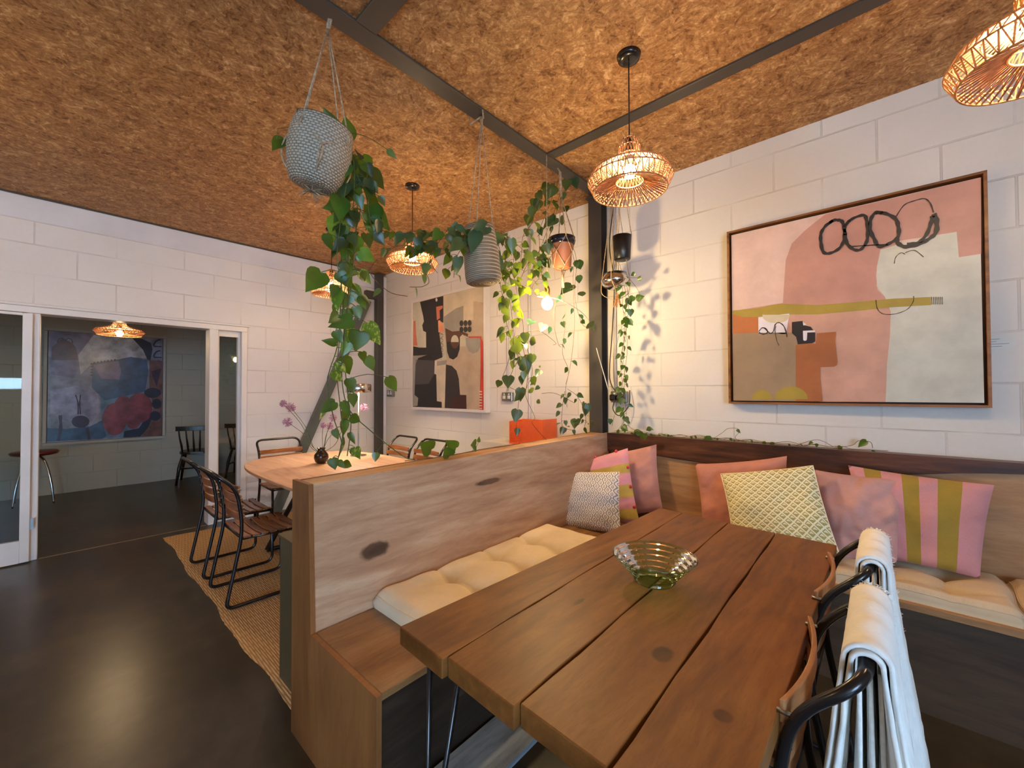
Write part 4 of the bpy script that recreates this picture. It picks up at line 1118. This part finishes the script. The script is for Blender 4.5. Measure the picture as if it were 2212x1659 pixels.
# orange perforated basket on a small shelf
single(MB().box((-2.95, 2.80, .885), (-2.1, 3.098, .905)).build('wall_shelf', M['frame_white']), 'white wall shelf carrying the orange basket', 'shelf')
m = MB(); bx0, bx1, by0, by1, bz = -2.60, -2.21, 2.84, 3.05, .905
def wallgrid(m, p, du, dv, nu, nv, hole=.55):
    p = Vector(p); du = Vector(du)/nu; dv = Vector(dv)/nv
    for i in range(nu):
        for j in range(nv):
            a = p+du*i+dv*j; h = (1-hole)/2
            if j >= nv-2 or j == 0: m.add([a, a+du, a+du+dv, a+dv], [(0, 1, 2, 3)]); continue
            o = [a, a+du, a+du+dv, a+dv]; q = [a+du*h+dv*h, a+du*(1-h)+dv*h, a+du*(1-h)+dv*(1-h), a+du*h+dv*(1-h)]
            m.add(o+q, [(0, 1, 5, 4), (1, 2, 6, 5), (2, 3, 7, 6), (3, 0, 4, 7)])
wallgrid(m, (bx0, by0, bz), (.16, 0, 0), (0, 0, .21), 9, 14)
m.add([(bx0+.16, by0, bz), (bx1, by0, bz), (bx1, by0, bz+.24), (bx0+.16, by0, bz+.24)], [(0, 1, 2, 3)])
m.add([(bx0, by0, bz), (bx0, by1, bz), (bx0, by1, bz+.22), (bx0, by0, bz+.21)], [(0, 1, 2, 3)])
m.add([(bx1, by0, bz), (bx1, by1, bz), (bx1, by1, bz+.24), (bx1, by0, bz+.24)], [(0, 1, 2, 3)])
m.add([(bx0, by1, bz), (bx1, by1, bz), (bx1, by1, bz+.22), (bx0, by1, bz+.22)], [(0, 1, 2, 3)])
m.add([(bx0, by0, bz+.001), (bx1, by0, bz+.001), (bx1, by1, bz+.001), (bx0, by1, bz+.001)], [(0, 1, 2, 3)])
tag(m.build('plastic_basket', M['orange'], None, (-2.42, 2.93, .905), solid=.003), 'orange perforated plastic basket behind the hanging vines', 'basket')

# ------------------------------------------------------------------ plants
HW = [(-.07, .16), (.0, .33), (.12, .47), (.28, .50), (.48, .42), (.68, .27), (.85, .12), (1.0, 0)]
def leaf(m, base, tip, nrm, wd, mi=0, cup=.18, droop=.12, rs=rnd):
    base = Vector(base); tip = Vector(tip); d = tip-base; L = d.length
    if L < 1e-4: return
    d.normalize(); nrm = Vector(nrm); nrm = (nrm-d*nrm.dot(d))
    if nrm.length < 1e-4: nrm = d.orthogonal()
    nrm.normalize(); s = d.cross(nrm).normalized(); W = wd*L; V = []; F = []
    tw = rs.uniform(-.15, .15)
    for i, (t, h) in enumerate(HW):
        c = base+d*L*t - nrm*droop*L*(t*t); hh = h*W
        s2 = (s+nrm*tw*t).normalized()
        if i == 0: c2 = base+d*L*.02
        else: c2 = c
        e = nrm*cup*hh
        if i == len(HW)-1: V += [c, c, c]
        else: V += [c-s2*hh+e, c2-nrm*cup*hh*.4, c+s2*hh+e]
    for i in range(len(HW)-1):
        a = 3*i
        if i == len(HW)-2: F += [(a, a+1, a+4), (a+1, a+2, a+4)]
        else: F += [(a, a+1, a+4, a+3), (a+1, a+2, a+5, a+4)]
    m.add(V, F, mi, True)
def petiole(m, a, b, r=.0013, sag=.15):
    a = Vector(a); b = Vector(b); mid = (a+b)/2+Vector((0, 0, (a-b).length*sag)); m.tube(catmull([a, mid, b], 3), r, 5, cap=False)
def nearest(p, paths):
    best = None
    for P in paths:
        for q in P:
            dd = (q-p).length
            if q.z > p.z-.03 and (best is None or dd < best[0]): best = (dd, q)
    return best[1] if best else p
toCam = lambda p: (CAM-Vector(p)).normalized()
def random_leaves(lm, sm, path, step, size, mis, rs, spread=.05, w=.85, skip=0):
    acc = 0
    for i in range(1, len(path)):
        acc += (path[i]-path[i-1]).length
        if acc >= step:
            acc = rs.uniform(-.3, .3)*step
            if rs.random() < skip: continue
            p = path[i]; a = rs.uniform(0, 6.283); o = Vector((math.cos(a), math.sin(a), rs.uniform(-.5, .6)))
            b_ = p+o*spread*rs.uniform(.4, 1); L = size*rs.uniform(.7, 1.25)
            dr = (Vector((o.x*.5, o.y*.5, -1))+Vector((rs.uniform(-.5, .5), rs.uniform(-.5, .5), rs.uniform(-.1, .5)))).normalized()
            nr = toCam(p)*.9+Vector((o.x, o.y, .25))*.6+Vector((rs.uniform(-.5, .5),)*3)
            leaf(lm, b_, b_+dr*L, nr, w*rs.uniform(.85, 1.1), rs.choice(mis), rs=rs)
            petiole(sm, p, b_)
PX = -1.75
def path_x(pts, rs, X0=PX, jit=.03, n=7):
    o = []; j = rs.uniform(-jit, jit)
    for (x, y) in pts:
        j += rs.uniform(-.02, .02); o.append(onx(x, y, X0+max(-.07, min(.07, j))))
    return catmull(o, n)
def hanger(m, top, ring_c, ring_r, z_, n=4, r=.0032, seed=0):
    for k in range(n):
        a = 2*math.pi*(k+.3)/n+seed; e = Vector(ring_c)+Vector((ring_r*math.cos(a), ring_r*math.sin(a), z_))
        m.tube([top, e], r, 6)
# ---- basket 1 : pothos
T1 = Vector((-1.75, .77, 3.0)); BC1 = onx(688, 338, -1.74)
pl = thing('hanging_plant', (BC1.x, BC1.y, BC1.z-.13), 'trailing pothos in a pale woven seagrass basket, nearest of the hanging plants', 'plant', 'hanging plants under the ceiling beam')
tilt = Matrix.Rotation(R(-12), 4, Vector((.67, -.74, 0)))
def tl_(m, c):
    for i in range(len(m.v)): m.v[i] = c+(tilt @ (m.v[i]-c))
m = MB(); m.lathe([(.0, -.135), (.06, -.135), (.088, -.125), (.108, -.08), (.122, -.01), (.124, .05), (.118, .10), (.113, .125), (.108, .125), (.11, .09), (.112, .0), (.0, .0)], BC1, 40)
tl_(m, BC1); m.build('basket', M['basket1'], pl)
m = MB(); rs = random.Random(5)
kn_ = T1+Vector((0, 0, -.04)); knot = onx(708, 62, -1.75)
m.tube([T1, knot], .007, 8); m.tube([T1+Vector((.006, .006, 0)), knot+Vector((.004, .004, 0))], .005, 8)
for k in range(4):
    a = k*math.pi/2+.5; e = BC1+tilt @ Vector((.118*math.cos(a), .118*math.sin(a), .10)); m.tube([knot, e], .0032, 6)
    q = [BC1+tilt @ Vector((.126*math.cos(a), .126*math.sin(a), .06))]
    for sg in (-1, 1):
        aa = a+sg*math.pi/4; mid = BC1+tilt @ Vector((.130*math.cos(aa), .130*math.sin(aa), .0))
        bot = BC1+tilt @ Vector((.110*math.cos(aa), .110*math.sin(aa), -.085)); end = BC1+tilt @ Vector((0.01, 0, -.15))
        m.tube(catmull([e, q[0], mid, bot, end]), .0032, 6)
end = BC1+tilt @ Vector((0, 0, -.14))
for k in range(40): m.tube([end, end+Vector((rs.uniform(-.05, .05), rs.uniform(-.05, .05), rs.uniform(-.035, -.005)))], .0014, 4)
m.build('rope_hanger', M['rope'], pl)
lm, sm = MB(), MB(); rs = random.Random(11)
main = [[(735, 285), (760, 320), (765, 420), (752, 520), (745, 620), (735, 720), (728, 800), (735, 880), (740, 940), (728, 1000)],
        [(740, 300), (775, 360), (780, 440), (760, 540), (752, 640), (742, 730), (745, 790), (752, 860), (758, 920), (750, 985)],
        [(730, 300), (752, 370), (742, 440), (738, 540), (736, 640), (730, 740), (712, 800), (708, 830), (720, 900), (738, 960), (722, 1008)],
        [(745, 310), (770, 400), (770, 480), (760, 600), (748, 700), (738, 800), (752, 880), (800, 930), (870, 985), (895, 992)],
        [(740, 300), (758, 350), (790, 420), (800, 470), (830, 500), (850, 520)],
        [(748, 400), (735, 480), (728, 560), (738, 620), (733, 700)]]
paths = []
for P in main:
    pp = path_x(P, rs, -1.74, .04); paths.append(pp); sm.tube(pp, .0022, 6)
LV = [  # base, tip, width, tone  (0 green 1 bright 2 variegated 3 dark)
 (659, 262, 640, 232, .9, 3), (614, 301, 586, 322, .95, 0), (728, 284, 696, 229, .62, 0), (757, 302, 742, 246, .7, 0), (838, 324, 857, 343, .6, 0), (777, 338, 775, 407, .78, 0),
 (799, 365, 830, 412, .7, 3), (820, 424, 832, 446, .8, 3), (748, 440, 698, 450, .7, 0), (733, 425, 736, 476, .8, 0), (795, 441, 845, 502, .55, 0), (800, 467, 824, 527, .62, 0),
 (730, 470, 727, 532, .8, 1), (705, 505, 716, 543, .7, 0), (763, 508, 738, 558, .95, 1), (777, 541, 811, 566, .8, 1), (790, 505, 800, 535, .8, 3), (808, 500, 832, 530, .8, 3),
 (694, 588, 662, 628, .8, 0), (735, 578, 779, 592, .75, 0), (730, 588, 750, 616, .9, 0), (777, 586, 803, 613, .8, 2), (724, 616, 718, 643, .8, 0), (761, 616, 781, 662, .6, 2), (730, 628, 727, 670, .65, 2),
 (752, 636, 742, 668, .9, 0), (768, 662, 777, 691, .85, 0), (762, 690, 710, 706, .6, 0), (732, 680, 712, 697, .9, 0), (792, 698, 823, 748, .62, 2), (757, 708, 752, 746, .6, 2), (778, 715, 768, 760, 1.0, 0),
 (727, 742, 694, 734, .62, 0), (739, 772, 757, 811, .8, 0), (782, 760, 786, 782, .7, 0), (793, 770, 808, 803, .7, 0), (728, 782, 735, 806, .8, 2), (718, 803, 743, 826, .6, 2), (754, 818, 764, 850, .75, 0),
 (838, 815, 858, 847, .7, 0), (760, 851, 765, 880, .8, 0), (739, 868, 757, 900, .65, 0), (724, 868, 691, 892, .7, 0), (757, 900, 781, 912, .7, 0), (745, 906, 742, 944, .5, 0), (722, 928, 730, 950, .7, 0),
 (754, 935, 768, 960, .5, 0), (757, 972, 782, 985, .55, 0), (718, 990, 724, 1016, .9, 0), (742, 1000, 763, 1008, .6, 0), (813, 978, 810, 998, .9, 0), (731, 996, 745, 1012, .7, 0),
 (770, 560, 790, 548, .8, 0), (742, 596, 760, 624, .8, 1), (752, 740, 740, 770, .8, 1), (746, 668, 756, 700, .9, 0), (770, 380, 790, 410, .7, 3), (745, 395, 735, 430, .7, 3), (725, 715, 738, 742, .8, 0), (778, 640, 790, 668, .6, 0)]
for (bx, by, tx, ty, wd, tone) in LV:
    Xb = PX+rs.uniform(-.04, .08); b_ = onx(bx, by, Xb); t_ = onx(tx, ty, Xb+rs.uniform(-.02, .03))
    leaf(lm, b_, t_, toCam(b_)+Vector((rs.uniform(-.4, .4), rs.uniform(-.4, .4), rs.uniform(-.1, .5))), wd, tone, rs=rs)
    petiole(sm, nearest(b_, paths), b_, .0016, .1)
for P in paths[:4]+[paths[4]]: random_leaves(lm, sm, P[:24], .024, .062, [0, 3, 3, 3], rs, .07, .75)
for P in paths[:3]: random_leaves(lm, sm, P[22:], .13, .055, [0, 2, 3], rs, .05, .75, .3)
sm.tube([onx(640, 272, PX), onx(600, 278, PX), onx(598, 300, PX), onx(612, 302, PX)], .0012, 5)
lm.build('foliage', [M['leafA'], M['leafB'], M['leafC'], M['leafD']], pl); sm.build('vines', M['stem'], pl)

# cuttings lying along the partition top
lm, sm = MB(), MB()
for (bx, by, tx, ty, wd) in ((932, 972, 908, 958, 1.1), (985, 968, 964, 952, .8), (972, 985, 962, 966, 1.1), (1028, 962, 1018, 962, 1.6), (1034, 955, 1035, 943, .6)):
    b_ = onx(bx, by, PX); leaf(lm, b_, onx(tx, ty, PX+.01), toCam(b_), wd, 0)
    petiole(sm, Vector((PX, b_.y-.03, 1.05)), b_, .0014, .1)
lm2 = onx(895, 992, PX)
tr = thing('trailing_vine', (PX, 1.7, 1.05), 'few pothos leaves creeping along the top of the partition', 'plant')
sm.tube(catmull([(PX, 1.15, 1.056), (PX+.02, 1.4, 1.053), (PX-.01, 1.7, 1.056), (PX+.01, 2.0, 1.06)]), .002, 6)
lm.build('foliage', M['leafA'], tr); sm.build('vines', M['stemb'], tr)

# ---- basket 2
BC2 = onx(1040, 552, -1.74); T2 = Vector((-1.75, 1.63, 3.0)); knot = onx(1040, 262, -1.75)
pl = thing('hanging_plant', (BC2.x, BC2.y, BC2.z-.16), 'heartleaf plant in a grey rope basket, middle of the hanging row', 'plant', 'hanging plants under the ceiling beam')
tilt = Matrix.Rotation(R(5), 4, Vector((.67, -.74, 0)))
m = MB(); m.lathe([(.0, -.165), (.085, -.165), (.102, -.155), (.106, -.12), (.104, 0), (.096, .10), (.088, .165), (.083, .165), (.09, .1), (.098, .08), (.0, .08)], BC2, 36); tl_(m, BC2); m.build('basket', M['basket2'], pl)
m = MB(); m.tube([T2+Vector((.055, 0, .02)), T2+Vector((.06, 0, -.03)), knot+Vector((0, 0, .03)), T2+Vector((-.055, 0, -.02)), T2+Vector((-.055, 0, .03))], .005, 8)
m.tube([knot+Vector((0, 0, .05)), knot-Vector((0, 0, .02))], .009, 8)
for k in range(3):
    a = k*2.094+1.2; m.tube([knot, BC2+tilt @ Vector((.09*math.cos(a), .09*math.sin(a), .16))], .0032, 6)
m.build('rope_hanger', M['rope'], pl)
lm, sm = MB(), MB(); rs = random.Random(21)
V2 = [[(1030, 495), (985, 500), (960, 515), (925, 520), (880, 515), (850, 500), (825, 470)], [(1020, 500), (970, 530), (935, 545), (905, 540), (870, 530), (840, 540)], [(1010, 495), (960, 508), (900, 500), (868, 505)],
      [(1020, 500), (975, 495), (950, 520), (930, 560), (945, 590)], [(1015, 495), (1000, 530), (985, 560), (980, 600)], [(1030, 495), (1010, 520), (1005, 560)], [(1050, 495), (1085, 500), (1100, 520), (1110, 560), (1095, 600), (1085, 640)],
      [(1060, 495), (1080, 540), (1085, 590), (1100, 640), (1108, 700), (1115, 760), (1128, 800)], [(1060, 500), (1095, 510), (1130, 540), (1150, 560), (1170, 580)], [(1070, 500), (1095, 545), (1080, 600), (1090, 660), (1100, 720), (1125, 780)],
      [(1050, 500), (1075, 520), (1070, 560), (1075, 600)], [(880, 530), (925, 600), (915, 618), (885, 620)], [(815, 560), (800, 590), (840, 630), (880, 640)], [(1090, 560), (1110, 600), (1120, 650), (1130, 700), (1130, 750), (1140, 800), (1135, 850)]]
for i, P in enumerate(V2):
    pp = path_x(P, rs, PX, .05, 8); sm.tube(pp, .0016, 5)
    if i in (0, 1, 2, 3, 4, 5, 6, 8, 10): random_leaves(lm, sm, pp, .030, .062, [0, 0, 1, 2], rs, .05, .8)
    elif i in (7, 9): random_leaves(lm, sm, pp, .05, .065, [0, 0, 1], rs, .05, .8)
    elif i == 13: random_leaves(lm, sm, pp, .07, .065, [0, 0, 1], rs, .04, .8)
    else: random_leaves(lm, sm, pp, .16, .05, [0, 1], rs, .03, .7)
for (bx, by, tx, ty) in ((1055, 488, 1010, 500), (1080, 505, 1060, 540), (1105, 515, 1108, 555), (1000, 520, 965, 545), (1030, 500, 1015, 555), (1075, 560, 1075, 610), (990, 555, 985, 600)):
    b_ = onx(bx, by, -1.66); leaf(lm, b_, b_+(onx(tx, ty, -1.66)-b_)*.85, toCam(b_)+Vector((0, 0, .3)), .62, 0)
for (bx, by, tx, ty, w_) in ((1085, 655, 1078, 672, .8), (1096, 682, 1088, 698, .9), (1112, 660, 1112, 676, .8), (1118, 730, 1120, 765, 1.0), (1145, 735, 1160, 742, .8), (1105, 755, 1104, 778, .6), (1150, 692, 1142, 700, .9), (1175, 700, 1168, 715, .8), (1150, 765, 1145, 790, .8), (1130, 770, 1142, 810, .8), (1098, 812, 1097, 838, .95), (1127, 812, 1127, 832, .7), (1080, 822, 1074, 838, .9), (1166, 800, 1158, 812, .8), (1125, 838, 1124, 868, .8), (1155, 825, 1145, 832, .6), (1145, 840, 1152, 850, .6), (1118, 885, 1112, 913, .9), (1118, 925, 1117, 942, .8), (1165, 790, 1168, 795, .5), (1165, 835, 1155, 842, .8), (1160, 865, 1168, 872, .7)):
    b_ = onx(bx, by, PX+rs.uniform(-.03, .03)); leaf(lm, b_, onx(tx, ty, PX), toCam(b_)+Vector((rs.uniform(-.3, .3), 0, .2)), w_, rs.choice([0, 1]))
V2b = [[(1105, 700), (1112, 780), (1098, 830), (1120, 850), (1117, 900), (1115, 940)], [(1128, 720), (1150, 800), (1135, 850), (1155, 900), (1150, 915), (1180, 950)], [(1110, 740), (1095, 790), (1085, 815)], [(1130, 720), (1165, 715), (1200, 740), (1195, 745)], [(1170, 850), (1200, 850), (1240, 870)]]
for P in V2b: sm.tube(path_x(P, rs, PX, .02, 6), .0016, 5)
lm.build('foliage', [M['leafE'], M['leafD'], M['leafA']], pl); sm.build('vines', M['stemb'], pl)

# ---- pot 3
BC3 = onx(1214, 548, -1.72); T3 = Vector((-1.72, 2.40, 3.0)); knot = onx(1210, 372, -1.72)
pl = thing('hanging_plant', (BC3.x, BC3.y, BC3.z-.11), 'vine in a brown pot with navy rim, hanging nearest the steel post', 'plant', 'hanging plants under the ceiling beam')
m = MB(); m.lathe([(.0, -.11), (.055, -.11), (.06, -.105), (.082, .06)], BC3, 32); m.build('pot', M['terracotta'], pl)
m = MB(); m.lathe([(.082, .06), (.090, .066), (.096, .112), (.09, .115), (.082, .09), (.0, .08)], BC3, 32); m.build('pot_rim', M['navy'], pl)
m = MB(); m.tube([T3+Vector((0, 0, .0)), knot], .005, 8); m.tube([knot, onx(1212, 425, -1.72)], .010, 8)
for k in range(4):
    a = k*math.pi/2+.9; e = BC3+Vector((.1*math.cos(a), .1*math.sin(a), .10)); m.tube([onx(1212, 425, -1.72), e], .0036, 6)
    for sg in (-1, 1):
        aa = a+sg*math.pi/4; m.tube([e, BC3+Vector((.083*math.cos(aa), .083*math.sin(aa), 0)), BC3+Vector((.066*math.cos(a+sg*math.pi/2), .066*math.sin(a+sg*math.pi/2), -.10)), BC3+Vector((0, 0, -.12))], .003, 5)
m.tube([BC3+Vector((0, 0, -.12)), BC3+Vector((.01, 0, -.25))], .009, 8)
m.build('rope_hanger', M['rope'], pl)
lm, sm = MB(), MB(); rs = random.Random(31)
V3 = [[(1210, 380), (1195, 420), (1180, 460), (1165, 500), (1165, 540), (1150, 580), (1140, 620)], [(1215, 400), (1200, 450), (1185, 490), (1170, 530), (1160, 570), (1180, 610)], [(1205, 390), (1165, 430), (1150, 480), (1130, 510), (1125, 560), (1110, 600)],
      [(1225, 520), (1240, 560), (1238, 600), (1240, 660), (1240, 720), (1232, 790), (1222, 830)], [(1230, 520), (1245, 560), (1242, 640), (1258, 700), (1275, 705)], [(1200, 540), (1180, 570), (1165, 600), (1150, 620), (1160, 640)], [(1190, 560), (1150, 560), (1130, 590), (1120, 620)],
      [(1222, 580), (1215, 620), (1222, 690), (1215, 760), (1228, 800), (1222, 840), (1225, 880)], [(1200, 650), (1195, 690), (1205, 740), (1212, 750)], [(1226, 840), (1250, 860), (1265, 900), (1262, 925)], [(1220, 845), (1215, 880), (1215, 920), (1240, 930)]]
for i, P in enumerate(V3):
    pp = path_x(P, rs, PX+.02, .04, 7); sm.tube(pp, .0016, 5)
    if i in (0, 1, 2): random_leaves(lm, sm, pp, .05, .07, [0, 0, 1], rs, .05, .8)
    elif i in (5, 6): random_leaves(lm, sm, pp, .022, .045, [2, 2, 0], rs, .06, .8)
    elif i in (9, 10): random_leaves(lm, sm, pp, .045, .05, [0, 0, 1], rs, .03, .7)
    else: random_leaves(lm, sm, pp, .18, .05, [0, 1], rs, .03, .7)
for (bx, by, tx, ty, w_) in ((1240, 382, 1246, 410, .8), (1225, 388, 1222, 412, .9), (1190, 400, 1180, 430, .9), (1160, 415, 1172, 432, 1.), (1160, 432, 1155, 458, .9), (1142, 465, 1140, 488, .9), (1222, 445, 1224, 460, 1.), (1210, 475, 1222, 478, 1.2), (1202, 470, 1180, 488, .6), (1140, 495, 1138, 510, .9), (1165, 490, 1168, 504, .8), (1248, 562, 1254, 584, .9), (1250, 595, 1252, 614, .7), (1235, 615, 1212, 632, .5), (1256, 630, 1258, 642, .9), (1272, 698, 1280, 708, 1.0), (1256, 692, 1264, 700, .9), (1215, 695, 1220, 708, .8), (1268, 872, 1264, 900, .7), (1245, 905, 1240, 925, .8)):
    b_ = onx(bx, by, PX+rs.uniform(-.03, .03)); leaf(lm, b_, onx(tx, ty, PX), toCam(b_)+Vector((rs.uniform(-.3, .3), 0, .2)), w_, rs.choice([0, 1]))
for k in range(16): 
    x = 1205+rs.uniform(0, 75); b_ = onx(x, 925-(x-1205)*.08-rs.uniform(0, 14), PX); leaf(lm, b_, b_+Vector((rs.uniform(-.03, .03), rs.uniform(-.05, .05), rs.uniform(-.02, .02))), (0, 0, 1), .7, rs.choice([0, 1]))
lm.build('foliage', [M['leafD'], M['leafE'], M['leafB']], pl); sm.build('vines', M['stemb'], pl)
# bare bulb on a cord
BB = onx(1182, 656, -1.70)
hb = thing('hanging_bulb', BB, 'bare lit bulb glowing among the vine leaves', 'lamp')
MB().ball(BB, .038, n=12, sz=1.1).build('bulb', emis('bare_bulb', (1, .72, .34), 640), hb)
MB().lathe([(.0, .12), (.012, .12), (.02, .1), (.02, .04), (.0, .04)], BB, 16).build('bulb_holder', M['brass'], hb)
MB().tube([BB+Vector((0, 0, .11)), Vector((BB.x, BB.y, 3.02))], .0035, 6).build('cable', M['rope'], hb)

b2 = dup(hb, (-3.3, -1.35, 2.5), 0, 'bare lit bulb hanging near the glazed door, just outside the left edge')

# ---- black pot and silver bowl by the wall
YP = 2.86
def rope_up(m, c, r, z_, n=3, top=3.0, s=0, bot=True):
    tp = Vector((c.x, c.y, top))
    for k in range(n):
        a = 2*math.pi*k/n+s; m.tube([tp, Vector(c)+Vector((r*math.cos(a), r*math.sin(a), z_))], .0028, 5)
        if bot: m.tube(catmull([Vector(c)+Vector((r*math.cos(a), r*math.sin(a), z_)), Vector(c)+Vector((r*.9*math.cos(a+.3), r*.9*math.sin(a+.3), z_-.1)), Vector(c)+Vector((0, 0, -.15))], 4), .0028, 5)
c = ony(1344, 536, YP)
bp = thing('hanging_pot', (c.x, c.y, c.z-.09), 'black cylindrical pot hanging in front of the block wall', 'plant pot')
MB().lathe([(.0, -.09), (.056, -.09), (.060, -.086), (.070, .09), (.066, .09), (.058, -.07), (.0, -.07)], c, 32).build('pot', M['blackpot'], bp)
m = MB(); rope_up(m, c, .069, .09, 3, 3.04, .4, False); m.tube([c+Vector((.03, 0, -.09)), c+Vector((.05, .02, -.22))], .002, 5); m.tube([c+Vector((-.03, 0, -.09)), c+Vector((-.0, .0, -.2))], .002, 5); m.build('rope_hanger', M['rope'], bp)
c = ony(1329, 607, YP)
sb = thing('hanging_plant', (c.x, c.y, c.z-.06), 'small leaved trailing plant in a polished metal bowl beside the post', 'plant', 'hanging plants under the ceiling beam')
MB().lathe([(.0, -.062), (.05, -.06), (.09, -.04), (.106, -.012), (.108, .0), (.10, .02), (.09, .05), (.086, .05), (.095, .015), (.10, .0), (.0, .0)], c, 36).build('bowl', M['chrome'], sb)
MB().lathe([(.1, .02), (.088, .055), (.07, .062), (.0, .05)], c, 36).build('soil_rim', M['blackpot'], sb)
m = MB(); rope_up(m, c, .108, .0, 4, 3.04, .2); m.build('rope_hanger', M['rope'], sb)
m = MB()
for k in range(24): m.tube([c+Vector((.02, 0, -.09)), c+Vector((.02+rnd.uniform(-.03, .03), rnd.uniform(-.02, .02), -.19+rnd.uniform(-.02, .02)))], .002, 4)
m.build('tassel', M['raffia'], sb)
lm, sm = MB(), MB(); rs = random.Random(41)
def path_y(pts, Yp, jit=.02, n=6): return catmull([ony(x, y, Yp+rs.uniform(-jit, jit)) for x, y in pts], n)
for i, P in enumerate(([(1345, 600), (1352, 640), (1350, 700), (1345, 760), (1350, 820), (1345, 880), (1350, 930)], [(1350, 600), (1358, 650), (1352, 720), (1340, 780), (1348, 850), (1352, 900), (1330, 935)], [(1345, 605), (1345, 660), (1355, 740), (1350, 800), (1340, 860), (1358, 920), (1400, 935)], [(1355, 600), (1375, 600), (1385, 595)], [(1358, 600), (1380, 630), (1378, 650)], [(1345, 700), (1330, 760), (1335, 850), (1322, 920)])):
    pp = path_y(P, YP+.02); sm.tube(pp, .0014, 5)
    if i < 3: random_leaves(lm, sm, pp, .042, .05, [0, 0, 1], rs, .025, .75)
for (bx, by, tx, ty) in ((1375, 645, 1392, 640), (1385, 600, 1375, 605), (1368, 640, 1360, 655), (1372, 590, 1362, 596), (1362, 668, 1362, 685), (1348, 692, 1342, 702), (1356, 692, 1366, 700), (1318, 905, 1318, 918), (1405, 925, 1395, 930)):
    b_ = ony(bx, by, YP+.03); leaf(lm, b_, ony(tx, ty, YP+.03), toCam(b_), .9, rs.choice([0, 1]))
lm.build('foliage', [M['leafA'], M['leafE'], M['leafD']], sb); sm.build('vines', M['stemb'], sb)
# vine along the wall ledge
lm, sm = MB(), MB(); rs = random.Random(51)
lv = thing('trailing_vine', (-.7, 3.05, 1.056), 'thin leafy vine lying along the dark ledge under the pink painting', 'plant')
for q in range(3):
    P = []
    for k in range(26):
        x = -1.62+k*.065+rs.uniform(-.02, .02); P.append(Vector((x, 3.04+rs.uniform(-.03, .03), 1.060+abs(rs.gauss(0, .010)))))
    P = catmull(P[:26-q*5], 4); sm.tube(P, .0014, 5)
    random_leaves(lm, sm, P, .16, .032, [0], rs, .012, .75)
def loop(pts): sm.tube(catmull([ony(x, y, 3.03) for x, y in pts], 6), .0013, 5)
loop([(1540, 948), (1560, 935), (1572, 926), (1590, 925), (1597, 932), (1588, 945), (1600, 952), (1640, 955)]); loop([(1800, 968), (1840, 962), (1855, 952), (1880, 955), (1885, 968)]); loop([(1720, 962), (1765, 950), (1800, 965)])
for (bx, by, tx, ty) in ((1592, 928, 1600, 936), (1522, 946, 1545, 958), (1872, 952, 1852, 966), (1755, 955, 1745, 962), (1398, 925, 1412, 928), (1370, 934, 1392, 936), (1440, 944, 1430, 940)):
    b_ = ony(bx, by, 3.03); leaf(lm, b_, ony(tx, ty, 3.03), toCam(b_)+Vector((0, 0, .5)), .7, 0)
lm.build('foliage', M['leafA'], lv); sm.build('vines', M['stemb'], lv)
